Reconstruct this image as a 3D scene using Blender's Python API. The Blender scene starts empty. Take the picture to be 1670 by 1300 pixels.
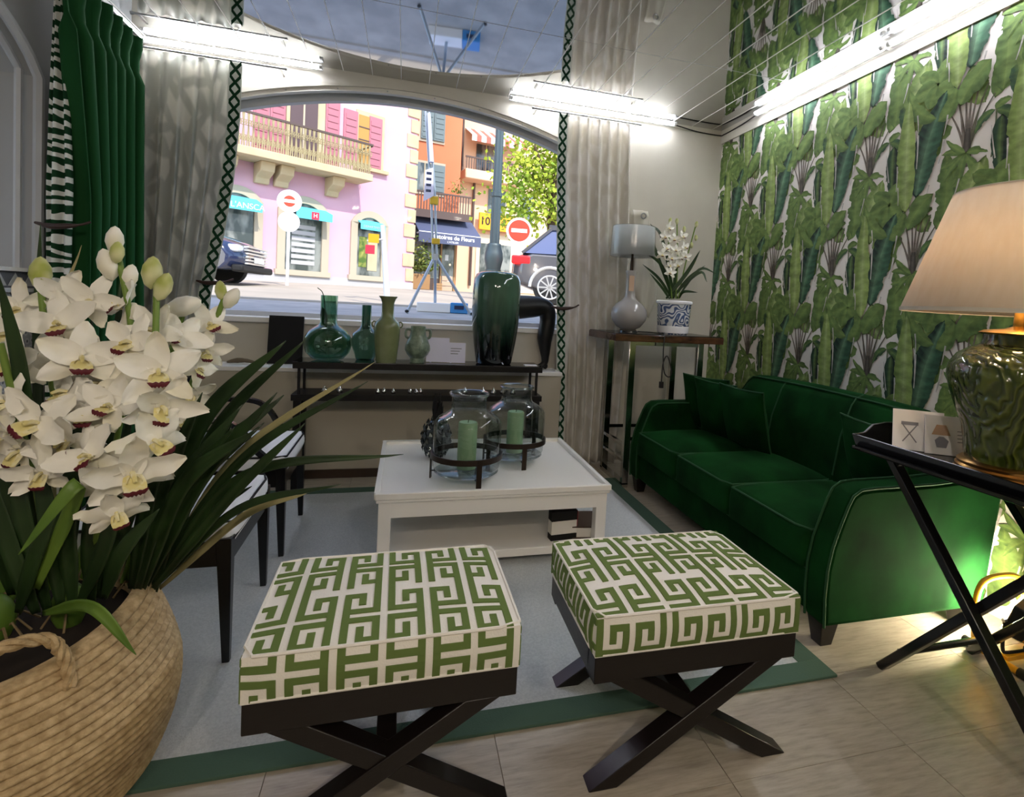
import bpy, bmesh, math, random
from mathutils import Vector, Matrix
S = bpy.context.scene
C = S.collection
R = math.radians
PI = math.pi
rnd = random.Random(7)

# ------------------------------------------------------------------ camera
F_PX, PCX, PCY, CAM_H = 910.0, 927.2, 542.7, 1.30
YAW, PITCH, ROLL = R(16.494), R(2.788), R(3.133)
_fw = Vector((math.sin(YAW)*math.cos(PITCH), math.cos(YAW)*math.cos(PITCH), -math.sin(PITCH)))
_rt = Vector((math.cos(YAW), -math.sin(YAW), 0))
_dn = _fw.cross(_rt)
_r2 = _rt*math.cos(ROLL) - _dn*math.sin(ROLL)
_d2 = _rt*math.sin(ROLL) + _dn*math.cos(ROLL)
cd = bpy.data.cameras.new('camera')
cd.sensor_fit = 'HORIZONTAL'
cd.sensor_width = 36.0
cd.lens = F_PX/1670*36.0
cd.shift_x = (835-PCX)/1670
cd.shift_y = (PCY-650)/1670
cd.clip_start = 0.02
cd.clip_end = 300
cam = bpy.data.objects.new('camera', cd)
C.objects.link(cam)
mw = Matrix.Identity(4)
for i in range(3):
    mw[i][0] = _r2[i]; mw[i][1] = -_d2[i]; mw[i][2] = -_fw[i]
mw[0][3], mw[1][3], mw[2][3] = 0, 0, CAM_H
cam.matrix_world = mw
S.camera = cam

def pix(x, y, Y):
    """point of the room seen at photo pixel (x, y) at depth Y from the viewer"""
    d = _r2*((x-PCX)/F_PX) + _d2*((y-PCY)/F_PX) + _fw
    return Vector((0, 0, CAM_H)) + d*(Y/d.y)

# ------------------------------------------------------------------ world, sun, exposure
S.view_settings.view_transform = 'Standard'
S.view_settings.look = 'None'
S.view_settings.gamma = 1.0
S.view_settings.use_curve_mapping = False
S.view_settings.exposure = 1.36
W = bpy.data.worlds.new('world')
S.world = W
W.use_nodes = True
wn = W.node_tree.nodes
wl = W.node_tree.links
wn.clear()
sky = wn.new('ShaderNodeTexSky')
sky.sky_type = 'NISHITA'
sky.sun_disc = False
sky.sun_elevation = R(48)
sky.sun_rotation = R(200)
sky.air_density = 1.0
bg = wn.new('ShaderNodeBackground')
bg.inputs[1].default_value = 0.20
wo = wn.new('ShaderNodeOutputWorld')
wl.new(sky.outputs[0], bg.inputs[0])
wl.new(bg.outputs[0], wo.inputs[0])
sd = bpy.data.lights.new('sun', 'SUN')
sd.energy = 1.75
sd.angle = R(0.6)
sd.color = (1, .95, .86)
sun = bpy.data.objects.new('sun', sd)
C.objects.link(sun)
sun.rotation_euler = Vector((-.33, .72, -.80)).to_track_quat('-Z', 'Y').to_euler()
TUBE_E = 24.0      # strength of the fluorescent tubes

# ------------------------------------------------------------------ materials
def lin(c):
    if isinstance(c, str):
        c = tuple(int(c[i:i+2], 16) for i in (0, 2, 4))
    return tuple(((v/255)/12.92 if v/255 <= .04045 else ((v/255+.055)/1.055)**2.4) for v in c)

M = {}
def mat(name, col, rough=.5, metal=0., sheen=0., spec=.5, coat=0., emit=None, es=0., noise=None, bump=None, trans=0., ior=1.45):
    """principled material; noise=(colour2, scale xyz, detail, lo, hi) mixes a second colour; bump=(scale xyz, strength)"""
    m = bpy.data.materials.new(name)
    m.use_nodes = True
    nt = m.node_tree
    b = nt.nodes['Principled BSDF']
    b.inputs['Base Color'].default_value = (*lin(col), 1)
    b.inputs['Roughness'].default_value = rough
    b.inputs['Metallic'].default_value = metal
    b.inputs['Specular IOR Level'].default_value = spec
    b.inputs['Sheen Weight'].default_value = sheen
    b.inputs['Sheen Roughness'].default_value = .4
    if sheen:
        b.inputs['Sheen Tint'].default_value = (*[min(1, v*2.2+.02) for v in lin(col)], 1)
    b.inputs['Coat Weight'].default_value = coat
    b.inputs['Transmission Weight'].default_value = trans
    b.inputs['IOR'].default_value = ior
    if emit:
        b.inputs['Emission Color'].default_value = (*lin(emit), 1)
        b.inputs['Emission Strength'].default_value = es
    if noise:
        c2, sc, det, lo, hi = noise
        f = _noise(nt, sc, det)
        rp = nt.nodes.new('ShaderNodeValToRGB')
        rp.color_ramp.elements[0].position = lo
        rp.color_ramp.elements[0].color = (*lin(col), 1)
        rp.color_ramp.elements[1].position = hi
        rp.color_ramp.elements[1].color = (*lin(c2), 1)
        nt.links.new(f, rp.inputs[0])
        nt.links.new(rp.outputs[0], b.inputs['Base Color'])
    if bump:
        f = _noise(nt, bump[0], 3)
        bp = nt.nodes.new('ShaderNodeBump')
        bp.inputs['Strength'].default_value = bump[1]
        bp.inputs['Distance'].default_value = .01
        nt.links.new(f, bp.inputs['Height'])
        nt.links.new(bp.outputs[0], b.inputs['Normal'])
    M[name] = m
    return m

def _coord(nt, sc, world=False):
    if world:
        src = nt.nodes.new('ShaderNodeNewGeometry').outputs['Position']
    else:
        src = nt.nodes.new('ShaderNodeTexCoord').outputs['Object']
    mp = nt.nodes.new('ShaderNodeMapping')
    mp.inputs['Scale'].default_value = sc
    nt.links.new(src, mp.inputs[0])
    return mp.outputs[0]

def _noise(nt, sc, det=4, world=False):
    n = nt.nodes.new('ShaderNodeTexNoise')
    n.inputs['Scale'].default_value = 1
    n.inputs['Detail'].default_value = det
    nt.links.new(_coord(nt, sc, world), n.inputs['Vector'])
    return n.outputs['Fac']

def ramp(nt, fac, stops, interp='LINEAR'):
    rp = nt.nodes.new('ShaderNodeValToRGB')
    rp.color_ramp.interpolation = interp
    el = rp.color_ramp.elements
    el[0].position, el[0].color = stops[0][0], (*lin(stops[0][1]), 1)
    el[1].position, el[1].color = stops[-1][0], (*lin(stops[-1][1]), 1)
    for p, c in stops[1:-1]:
        e = el.new(p)
        e.color = (*lin(c), 1)
    nt.links.new(fac, rp.inputs[0])
    return rp.outputs[0]

def thin_glass(name, tint, gloss=.08, rough=.02, edge=.5):
    """thin-walled glass: tinted see-through with a mirror sheen that grows towards grazing"""
    m = bpy.data.materials.new(name)
    m.use_nodes = True
    nt = m.node_tree
    nt.nodes.clear()
    o = nt.nodes.new('ShaderNodeOutputMaterial')
    t = nt.nodes.new('ShaderNodeBsdfTransparent')
    t.inputs[0].default_value = (*lin(tint), 1)
    g = nt.nodes.new('ShaderNodeBsdfGlossy')
    g.inputs['Roughness'].default_value = rough
    lw = nt.nodes.new('ShaderNodeLayerWeight')
    lw.inputs[0].default_value = .5
    p = nt.nodes.new('ShaderNodeMath'); p.operation = 'POWER'; p.inputs[1].default_value = 3
    mu = nt.nodes.new('ShaderNodeMath'); mu.operation = 'MULTIPLY_ADD'
    mu.inputs[1].default_value = edge; mu.inputs[2].default_value = gloss
    mx = nt.nodes.new('ShaderNodeMixShader')
    nt.links.new(lw.outputs['Facing'], p.inputs[0])
    nt.links.new(p.outputs[0], mu.inputs[0])
    nt.links.new(mu.outputs[0], mx.inputs[0])
    nt.links.new(t.outputs[0], mx.inputs[1])
    nt.links.new(g.outputs[0], mx.inputs[2])
    nt.links.new(mx.outputs[0], o.inputs[0])
    M[name] = m
    return m

def cloth(name, c1, c2, translucent=.4, pattern='none', scale=1., see=0.):
    """woven fabric that lets some light through; pattern in object space"""
    m = bpy.data.materials.new(name)
    m.use_nodes = True
    nt = m.node_tree
    nt.nodes.clear()
    o = nt.nodes.new('ShaderNodeOutputMaterial')
    d = nt.nodes.new('ShaderNodeBsdfDiffuse')
    t = nt.nodes.new('ShaderNodeBsdfTranslucent')
    mx = nt.nodes.new('ShaderNodeMixShader')
    mx.inputs[0].default_value = translucent
    if pattern == 'pebble':
        v = nt.nodes.new('ShaderNodeTexVoronoi')
        v.feature = 'DISTANCE_TO_EDGE'
        v.inputs['Scale'].default_value = 1
        nt.links.new(_coord(nt, (scale*1.3, scale*1.3, scale*.8)), v.inputs['Vector'])
        col = ramp(nt, v.outputs['Distance'], [(.0, c2), (.10, c2), (.2, c1), (1, c1)])
    elif pattern == 'zebra':
        w = nt.nodes.new('ShaderNodeTexWave')
        w.bands_direction = 'Z'
        w.inputs['Scale'].default_value = scale
        w.inputs['Distortion'].default_value = 5.5
        w.inputs['Detail'].default_value = 1.5
        w.inputs['Detail Scale'].default_value = 1.6
        nt.links.new(_coord(nt, (.6, .6, 1)), w.inputs['Vector'])
        col = ramp(nt, w.outputs['Fac'], [(.0, c2), (.50, c2), (.55, c1), (1, c1)])
    else:
        col = ramp(nt, _noise(nt, (scale*8, scale*8, scale), 3), [(.3, c1), (.7, c2)])
    nt.links.new(col, d.inputs[0])
    nt.links.new(col, t.inputs[0])
    nt.links.new(d.outputs[0], mx.inputs[1])
    nt.links.new(t.outputs[0], mx.inputs[2])
    nt.links.new(mx.outputs[0], o.inputs[0])
    M[name] = m
    return m

mat('wall_paint', 'c9c3b5', .85, noise=('c2bcae', (3, 3, 3), 3, .35, .65))
mat('plinth_paint', 'b5ad9c', .8)
mat('left_paint', 'a9a9a8', .8)
mat('white_paint', 'ece9e4', .45)
mat('white_lacquer', 'f1eee8', .28, spec=.5)
mat('trim_beige', 'd6d0c4', .6)
mat('paper_ground', 'e6dfd8', .75)
mat('dark_base', '3a2a1e', .5)
mat('black_wood', '17110f', .32, bump=((20, 20, 90), .05))
mat('black_gloss', '0e0e10', .22)
mat('black_metal', '1a1715', .42, metal=.4)
mat('bronze_frame', '33281f', .38, metal=.5)
mat('chrome', 'c9c7c2', .12, metal=1.)
mat('steel', 'b9b9b8', .3, metal=1.)
mat('gold', 'c79a4a', .25, metal=1.)
mat('brass_base', '9a7440', .3, metal=1.)
mat('velvet', '103c17', .85, sheen=.28, spec=.06, noise=('07220b', (4, 4, 4), 5, .34, .64))
mat('velvet_pipe', '164420', .8, sheen=.2)
mat('green_velvet_curtain', '1c4a26', .85, sheen=.25, spec=.15)
mat('ivory_cotton', 'f5f1e9', .9, sheen=.2, bump=((260, 260, 260), .12))
mat('fret_velvet', '687c46', .9, sheen=.3, spec=.1)
mat('white_uphol', 'f0f0f2', .85, bump=((180, 180, 180), .08))
mat('rug_field', 'ccd0d2', .95, noise=('bcc1c4', (140, 140, 60), 2, .35, .65), bump=((220, 220, 220), .3))
mat('rug_border', '4a6657', .9, bump=((200, 200, 200), .2))
mat('straw', 'cdb389', .85, noise=('a48a62', (45, 45, 60), 4, .35, .7), bump=((70, 70, 90), .6))
mat('soil', '241a12', .95)
mat('leaf_dark', '2b4420', .42, noise=('192b14', (6, 6, 6), 3, .35, .7))
mat('leaf_light', '6d8c35', .45, noise=('4c6d25', (6, 6, 6), 3, .35, .7))
mat('leaf_dry', '9c9468', .6)
mat('bud', 'a9b357', .5, noise=('dfdfae', (14, 14, 14), 2, .4, .65))
mat('stem', '6f8a3a', .5)
mat('root', '7d6a4a', .8)
mat('petal', 'f8f6ee', .6, noise=('e8e2c6', (10, 10, 10), 2, .45, .75), sheen=.2)
mat('petal_throat', 'e4d792', .6, noise=('f1ecd2', (40, 40, 40), 2, .4, .6))
mat('petal_maroon', '5a1220', .6)
mat('candle', '8fae85', .55)
mat('celadon_olive', '7c845c', .25, coat=.4, noise=('6c744c', (8, 8, 8), 3, .3, .7))
mat('celadon_grey', '7f8f7a', .3, coat=.3, noise=('5f6f5c', (30, 30, 30), 3, .35, .65), bump=((40, 40, 40), .5))
mat('grey_ceramic', 'a6a2a0', .15, coat=.5)
mat('card', 'f7f7fb', .6)
mat('card_ink', '8d8e99', .7)
mat('card_lilac', 'dcdcf0', .6)
mat('tag', 'c4a58c', .7)
mat('work_yellow', 'e3a21c', .4)
mat('rubber', '151515', .7)
mat('cable', '201c18', .6)
mat('board_black', '0f0e0e', .85)
mat('mannequin', '0c0b0c', .45)
mat('paper', 'dcd8d0', .7)
mat('book_red', '8c1f2a', .5)
mat('book_brown', '4a3a30', .5)
mat('driftwood', '6e6250', .9, bump=((25, 25, 25), .8))
mat('hook_brown', '3d2a26', .4)
mat('white_plaster', 'd9d8d8', .8, noise=('c8c5c2', (2.5, 2.5, 5), 5, .55, .75))
mat('frame_grey', 'bfc0c2', .5)
mat('frieze_dark', '6d7078', .7)
mat('silver_scale', '4d5252', .25, metal=.85)
mat('tube_cap', 'd5d3cf', .4)
thin_glass('window_glass', 'ffffff', .003, .0, .2)
thin_glass('clear_glass', 'e6ecec', .07, .01, .8)
thin_glass('plastic_wrap', 'f4f4f2', .05, .16, .35)
thin_glass('green_glass', 'bed6c8', .07, .02, .6)
thin_glass('teal_glass', '9dc0b2', .10, .06, .5)
cloth('sheer', 'e9e7e0', 'cbcbc4', .5, 'pebble', 6)
cloth('sheer_right', 'f6f3ee', 'ebe7df', .4, 'pebble', 6)
cloth('linen_white', 'dcd7ca', 'd2ccbd', .25, 'none', 2)
cloth('zebra', 'eceeea', '24452f', .1, 'zebra', 5.6)
cloth('trim_green', '1f3f2c', '2a4c36', .1, 'none', 2)
cloth('trim_white', 'dfe4de', 'd5dad3', .3, 'none', 2)
cloth('frosted', 'eceeef', 'dfe1e2', .6, 'none', .6)
cloth('shade_cream', 'f4eadc', 'efe3d2', .40, 'none', 6)

def emission(name, col, strength):
    m = bpy.data.materials.new(name)
    m.use_nodes = True
    nt = m.node_tree
    nt.nodes.clear()
    o = nt.nodes.new('ShaderNodeOutputMaterial')
    e = nt.nodes.new('ShaderNodeEmission')
    e.inputs[0].default_value = (*lin(col), 1)
    e.inputs[1].default_value = strength
    nt.links.new(e.outputs[0], o.inputs[0])
    M[name] = m
emission('tube_light', 'f1f5ff', TUBE_E)
emission('led_panel', 'fff3d0', 120)
SPOT_E = 32.0
emission('spot_warm', 'ffd9a8', 4)
emission('bulb', 'ffd49a', 25)
emission('shop_lit', 'ffdca8', 1.2)

def special():
    # travertine tile: stretched streaks, each tile a little different
    m = mat('tile', 'b7ad9e', .33, spec=.45)
    nt = m.node_tree
    b = nt.nodes['Principled BSDF']
    oi = nt.nodes.new('ShaderNodeObjectInfo')
    f1 = nt.nodes.new('ShaderNodeTexNoise')
    f1.noise_dimensions = '4D'
    f1.inputs['Scale'].default_value = 1
    f1.inputs['Detail'].default_value = 7
    f1.inputs['Roughness'].default_value = .62
    nt.links.new(_coord(nt, (9, 64, 10), True), f1.inputs['Vector'])
    mm = nt.nodes.new('ShaderNodeMath'); mm.operation = 'MULTIPLY'; mm.inputs[1].default_value = 30
    nt.links.new(oi.outputs['Random'], mm.inputs[0])
    nt.links.new(mm.outputs[0], f1.inputs['W'])
    c = ramp(nt, f1.outputs['Fac'], [(.30, '9b9182'), (.47, 'b0a696'), (.68, 'c0b8a8')])
    nt.links.new(c, b.inputs['Base Color'])
    bp = nt.nodes.new('ShaderNodeBump'); bp.inputs['Strength'].default_value = .12; bp.inputs['Distance'].default_value = .01
    nt.links.new(f1.outputs['Fac'], bp.inputs['Height'])
    nt.links.new(bp.outputs[0], b.inputs['Normal'])
    # mirrored ceiling panel
    m = mat('mirror_panel', 'c6c7c8', .03, metal=1.)
    # wallpaper print: colour carried by the printed shapes
    m = mat('leaf_print', '808080', .7, spec=.3)
    nt = m.node_tree
    a = nt.nodes.new('ShaderNodeAttribute'); a.attribute_name = 'Col'
    mxn = nt.nodes.new('ShaderNodeMix'); mxn.data_type = 'RGBA'; mxn.blend_type = 'MULTIPLY'
    mxn.inputs[0].default_value = 1
    nt.links.new(a.outputs['Color'], mxn.inputs[6])
    nz = ramp(nt, _noise(nt, (60, 14, 26), 4), [(.3, 'bcbdbc'), (.7, 'ffffff')])
    nt.links.new(nz, mxn.inputs[7])
    nt.links.new(mxn.outputs[2], nt.nodes['Principled BSDF'].inputs['Base Color'])
    # tall two-tone vase, drip glaze
    m = mat('drip_glaze', '2f4a3a', .08, coat=.6)
    nt = m.node_tree
    tc = nt.nodes.new('ShaderNodeTexCoord')
    sx = nt.nodes.new('ShaderNodeSeparateXYZ')
    nt.links.new(tc.outputs['Object'], sx.inputs[0])
    ns = _noise(nt, (25, 25, 3), 3)
    ad = nt.nodes.new('ShaderNodeMath'); ad.operation = 'MULTIPLY_ADD'; ad.inputs[1].default_value = .22; 
    nt.links.new(ns, ad.inputs[0]); nt.links.new(sx.outputs['Z'], ad.inputs[2])
    c = ramp(nt, ad.outputs[0], [(.22, '07080c'), (.36, '20342b'), (.60, '44624f'), (.85, '3c5a48')])
    nt.links.new(c, nt.nodes['Principled BSDF'].inputs['Base Color'])
    # leaf-relief lamp body
    m = mat('leaf_ceramic', '4a5a1c', .12, coat=.6)
    nt = m.node_tree
    w = nt.nodes.new('ShaderNodeTexWave'); w.inputs['Scale'].default_value = 17; w.inputs['Distortion'].default_value = 14
    w.inputs['Detail'].default_value = 2; w.inputs['Detail Scale'].default_value = .8
    nt.links.new(_coord(nt, (1, 1, .55)), w.inputs['Vector'])
    c = ramp(nt, w.outputs['Fac'], [(.0, '2f3c14'), (.6, '424e1c'), (1, '505a22')])
    nt.links.new(c, nt.nodes['Principled BSDF'].inputs['Base Color'])
    bp = nt.nodes.new('ShaderNodeBump'); bp.inputs['Strength'].default_value = .8; bp.inputs['Distance'].default_value = .009
    nt.links.new(w.outputs['Fac'], bp.inputs['Height'])
    nt.links.new(bp.outputs[0], nt.nodes['Principled BSDF'].inputs['Normal'])
    # blue and white scroll pot
    m = mat('blue_scroll', 'e8e9ec', .2, coat=.4)
    nt = m.node_tree
    w = nt.nodes.new('ShaderNodeTexWave'); w.wave_type = 'RINGS'; w.rings_direction = 'SPHERICAL'
    w.inputs['Scale'].default_value = 11; w.inputs['Distortion'].default_value = 16
    w.inputs['Detail'].default_value = 0; w.inputs['Detail Scale'].default_value = 1.4
    nt.links.new(_coord(nt, (1, 1, 1)), w.inputs['Vector'])
    c = ramp(nt, w.outputs['Fac'], [(.0, 'dfe2e8'), (.5, 'd4d8e0'), (.6, '5d6f94'), (1, '4a5c86')])
    nt.links.new(c, nt.nodes['Principled BSDF'].inputs['Base Color'])
    # brown burl edge
    m = mat('burl', '5e3d28', .2, coat=.5, noise=('2e1a10', (9, 9, 30), 5, .35, .65))
    # mosaic front under the left niche
    m = mat('mosaic', '9a9b9e', .6)
    nt = m.node_tree
    v = nt.nodes.new('ShaderNodeTexVoronoi'); v.inputs['Scale'].default_value = 1
    nt.links.new(_coord(nt, (38, 38, 38)), v.inputs['Vector'])
    c = ramp(nt, v.outputs['Distance'], [(.15, '55575d'), (.4, 'c9c9cb'), (.7, 'a3a4a8')])
    nt.links.new(c, nt.nodes['Principled BSDF'].inputs['Base Color'])
special()

# ------------------------------------------------------------------ mesh helpers
class MB:
    def __init__(s):
        s.v = []; s.f = []
    def add(s, vs, fs):
        o = len(s.v)
        s.v += [tuple(p) for p in vs]
        s.f += [tuple(i+o for i in f) for f in fs]
        return s
    def box(s, x0, x1, y0, y1, z0, z1):
        return s.add([(x0, y0, z0), (x1, y0, z0), (x1, y1, z0), (x0, y1, z0), (x0, y0, z1), (x1, y0, z1), (x1, y1, z1), (x0, y1, z1)],
                     [(0, 3, 2, 1), (4, 5, 6, 7), (0, 1, 5, 4), (1, 2, 6, 5), (2, 3, 7, 6), (3, 0, 4, 7)])
    def beam(s, a, b, w, h, up=(0, 0, 1), w2=None, h2=None):
        a = Vector(a); b = Vector(b)
        t = (b-a).normalized(); u = Vector(up)
        sx = t.cross(u).normalized(); uy = sx.cross(t).normalized()
        w2 = w if w2 is None else w2; h2 = h if h2 is None else h2
        q = []
        for p, ww, hh in ((a, w, h), (b, w2, h2)):
            q += [p-sx*ww/2-uy*hh/2, p+sx*ww/2-uy*hh/2, p+sx*ww/2+uy*hh/2, p-sx*ww/2+uy*hh/2]
        return s.add(q, [(0, 3, 2, 1), (4, 5, 6, 7), (0, 1, 5, 4), (1, 2, 6, 5), (2, 3, 7, 6), (3, 0, 4, 7)])
    def tube(s, pts, r, n=8, cap=True, closed=False):
        pts = [Vector(p) for p in pts]
        k = len(pts)
        rs = r if isinstance(r, (list, tuple)) else [r]*k
        vs = []; prev = None
        for i in range(k):
            if closed:
                t = (pts[(i+1) % k]-pts[i-1]).normalized()
            else:
                t = (pts[min(i+1, k-1)]-pts[max(i-1, 0)]).normalized()
            if prev is None:
                a = Vector((0, 0, 1)) if abs(t.z) < .9 else Vector((1, 0, 0))
                x = t.cross(a).normalized()
            else:
                x = (prev-t*prev.dot(t)).normalized()
            prev = x
            y = t.cross(x)
            for j in range(n):
                an = 2*PI*j/n
                vs.append(pts[i]+(x*math.cos(an)+y*math.sin(an))*rs[i])
        fs = []
        for i in range(k if closed else k-1):
            i2 = (i+1) % k
            for j in range(n):
                fs.append((i*n+j, i*n+(j+1) % n, i2*n+(j+1) % n, i2*n+j))
        if cap and not closed:
            fs.append(tuple(range(n-1, -1, -1)))
            fs.append(tuple((k-1)*n+j for j in range(n)))
        return s.add(vs, fs)
    def lathe(s, prof, n=36, c=(0, 0, 0), cap=False):
        vs = []; fs = []
        for r, z in prof:
            for j in range(n):
                a = 2*PI*j/n
                vs.append((c[0]+r*math.cos(a), c[1]+r*math.sin(a), c[2]+z))
        for i in range(len(prof)-1):
            for j in range(n):
                fs.append((i*n+j, i*n+(j+1) % n, (i+1)*n+(j+1) % n, (i+1)*n+j))
        if cap:
            fs.append(tuple(range(n-1, -1, -1)))
            fs.append(tuple((len(prof)-1)*n+j for j in range(n)))
        return s.add(vs, fs)
    def prism(s, poly, ax, t0, t1):
        """polygon in the two other axes pushed along ax ('x','y','z') from t0 to t1"""
        def P(a, b, t):
            return {'x': (t, a, b), 'y': (a, t, b), 'z': (a, b, t)}[ax]
        n = len(poly)
        vs = [P(a, b, t0) for a, b in poly]+[P(a, b, t1) for a, b in poly]
        fs = [tuple(range(n)), tuple(range(2*n-1, n-1, -1))]
        for i in range(n):
            j = (i+1) % n
            fs.append((i, i+n, j+n, j))
        return s.add(vs, fs)
    def grid(s, fn, nu, nv):
        vs = [fn(i/nu, j/nv) for j in range(nv+1) for i in range(nu+1)]
        fs = [(j*(nu+1)+i, j*(nu+1)+i+1, (j+1)*(nu+1)+i+1, (j+1)*(nu+1)+i) for j in range(nv) for i in range(nu)]
        return s.add(vs, fs)
    def ball(s, c, rx, ry, rz, n=16, m=10):
        vs = []; fs = []
        for i in range(m+1):
            th = PI*i/m
            for j in range(n):
                a = 2*PI*j/n
                vs.append((c[0]+rx*math.sin(th)*math.cos(a), c[1]+ry*math.sin(th)*math.sin(a), c[2]-rz*math.cos(th)))
        for i in range(m):
            for j in range(n):
                fs.append((i*n+j, i*n+(j+1) % n, (i+1)*n+(j+1) % n, (i+1)*n+j))
        return s.add(vs, fs)

def clean(me):
    b = bmesh.new(); b.from_mesh(me)
    bmesh.ops.remove_doubles(b, verts=b.verts, dist=1e-5)
    bmesh.ops.recalc_face_normals(b, faces=b.faces)
    b.to_mesh(me); b.free()

def obj(name, mb, m, parent=None, smooth=False, bevel=0., seg=2, sub=0, solid=0., fix=True, loc=None):
    me = bpy.data.meshes.new(name)
    me.from_pydata(mb.v, [], mb.f)
    if fix:
        clean(me)
    me.materials.append(M[m] if isinstance(m, str) else m)
    if smooth:
        me.polygons.foreach_set('use_smooth', [True]*len(me.polygons))
    o = bpy.data.objects.new(name, me)
    C.objects.link(o)
    if parent:
        o.parent = parent
    if loc is not None:
        o.location = loc
    if solid:
        md = o.modifiers.new('thickness', 'SOLIDIFY'); md.thickness = solid; md.offset = 0
    if bevel:
        md = o.modifiers.new('bevel', 'BEVEL'); md.width = bevel; md.segments = seg
        md.limit_method = 'ANGLE'; md.angle_limit = R(40); md.harden_normals = False
        me.polygons.foreach_set('use_smooth', [True]*len(me.polygons))
        me.set_sharp_from_angle(angle=R(35)) if hasattr(me, 'set_sharp_from_angle') else None
    if sub:
        md = o.modifiers.new('subdivision', 'SUBSURF'); md.levels = sub; md.render_levels = sub
    if smooth and not sub and hasattr(me, 'set_sharp_from_angle'):
        me.set_sharp_from_angle(angle=R(50))
    return o

def tag(o, label, cat, group=None):
    o['label'] = label; o['category'] = cat
    if group:
        o['group'] = group
    return o

def thing(name, label, cat, loc=(0, 0, 0), rotz=0., group=None):
    o = bpy.data.objects.new(name, None)
    o.empty_display_size = .1
    C.objects.link(o)
    o.location = loc; o.rotation_euler = (0, 0, rotz)
    return tag(o, label, cat, group)

def struct(name, mb, m, **k):
    o = obj(name, mb, m, **k)
    o['kind'] = 'structure'
    return o

def share(src, name, parent=None):
    o = bpy.data.objects.new(name, src.data)
    C.objects.link(o)
    if parent:
        o.parent = parent
    return o

def text(name, body, m, parent, loc, rot, size, extrude=.003, bold=0., align='CENTER'):
    cu = bpy.data.curves.new(name, 'FONT')
    cu.body = body; cu.size = size; cu.extrude = extrude; cu.align_x = align; cu.align_y = 'CENTER'
    cu.offset = bold
    t = bpy.data.objects.new(name, cu)
    C.objects.link(t)
    dg = bpy.context.evaluated_depsgraph_get()
    me = bpy.data.meshes.new_from_object(t.evaluated_get(dg))
    bpy.data.objects.remove(t)
    bpy.data.curves.remove(cu)
    me.name = name
    me.materials.clear()
    me.materials.append(M[m])
    o = bpy.data.objects.new(name, me)
    C.objects.link(o)
    o.parent = parent
    o.location = loc; o.rotation_euler = rot
    return o

def bez(p0, p1, p2, n):
    p0, p1, p2 = Vector(p0), Vector(p1), Vector(p2)
    return [p0*(1-t)**2+p1*2*t*(1-t)+p2*t*t for t in [i/n for i in range(n+1)]]

def catmull(ps, n):
    ps = [Vector(p) for p in ps]
    ps = [ps[0]*2-ps[1]]+ps+[ps[-1]*2-ps[-2]]
    out = []
    for i in range(1, len(ps)-2):
        a, b, c, d = ps[i-1:i+3]
        for k in range(n):
            t = k/n
            out.append(.5*((2*b)+(c-a)*t+(2*a-5*b+4*c-d)*t*t+(3*b-a-3*c+d)*t**3))
    out.append(ps[-2])
    return out

# ------------------------------------------------------------------ the room
XL, XR, YB, YF, ZC = -1.78, 2.62, 4.42, -2.60, 2.90
floor = struct('floor', MB().box(XL, XR, YF, YB, -.12, -.004), mat('grout', '8a8072', .9))
def cuts(lo, hi, start, step):
    a = start+step*math.floor((lo-start)/step)
    out = [lo]
    while a < hi:
        if a > lo+.02:
            out.append(a)
        a += step
    if hi-out[-1] < .02:
        out.pop()
    return out+[hi]
xs = cuts(XL, XR, .308, .617); ys = cuts(YF, YB, 1.282, .335)
for i in range(len(xs)-1):
    for j in range(len(ys)-1):
        g = .0012
        obj('tile', MB().box(xs[i]+g, xs[i+1]-g, ys[j]+g, ys[j+1]-g, -.012, 0), 'tile', floor, fix=False)

# mirrored strip ceiling
ceiling = struct('ceiling', MB().box(XL-.2, XR+.2, YF-.2, YB+.23, ZC+.012, ZC+.2), mat('ceiling_backing', 'f4f2ee', .6, emit=None))
cx = cuts(XL, XR, .113, .2)
for i in range(len(cx)-1):
    for (a, b) in ((YF, .9), (.9, 3.32), (3.32, YB)):
        g = .0022
        obj('ceiling_panel', MB().box(cx[i]+g, cx[i+1]-g, a+.0012, b-.0012, ZC, ZC+.01), 'mirror_panel', ceiling, fix=False)

for x_ in cx[1:-1]:
    obj('joint_strip', MB().box(x_-.0022, x_+.0022, YF, YB, ZC-.0025, ZC+.004), 'white_lacquer', ceiling, fix=False)
for y_ in (.9, 3.32):
    obj('joint_strip', MB().box(XL, XR, y_-.0014, y_+.0014, ZC-.0012, ZC+.004), 'steel', ceiling, fix=False)

# window wall with a flat segmental arch
AX, AHW, ASP, ATOP = 0.0, 1.42, 2.535, 2.825
AR = (AHW**2+(ATOP-ASP)**2)/(2*(ATOP-ASP))
def arch(x):
    return ATOP-AR+math.sqrt(max(AR*AR-(x-AX)**2, 0))
YO = YB+.23
w = MB()
w.box(XL-.2, AX-AHW, YB, YO, 0, ZC+.012)
w.box(AX+AHW, XR+.2, YB, YO, 0, ZC+.012)
w.box(AX-AHW, AX+AHW, YB+.03, YO, 0, 1.06)
n = 28
xx = [AX-AHW+2*AHW*i/n for i in range(n+1)]
vs = []; fs = []
for x in xx:
    vs += [(x, YB, arch(x)), (x, YB, ZC+.012), (x, YO, ZC+.012), (x, YO, arch(x))]
for i in range(n):
    a, b = 4*i, 4*i+4
    for k in range(4):
        fs.append((a+k, a+(k+1) % 4, b+(k+1) % 4, b+k))
fs.append((0, 3, 2, 1)); fs.append((4*n, 4*n+1, 4*n+2, 4*n+3))
w.add(vs, fs)
wall_back = struct('wall_back', w, 'wall_paint')
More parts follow.
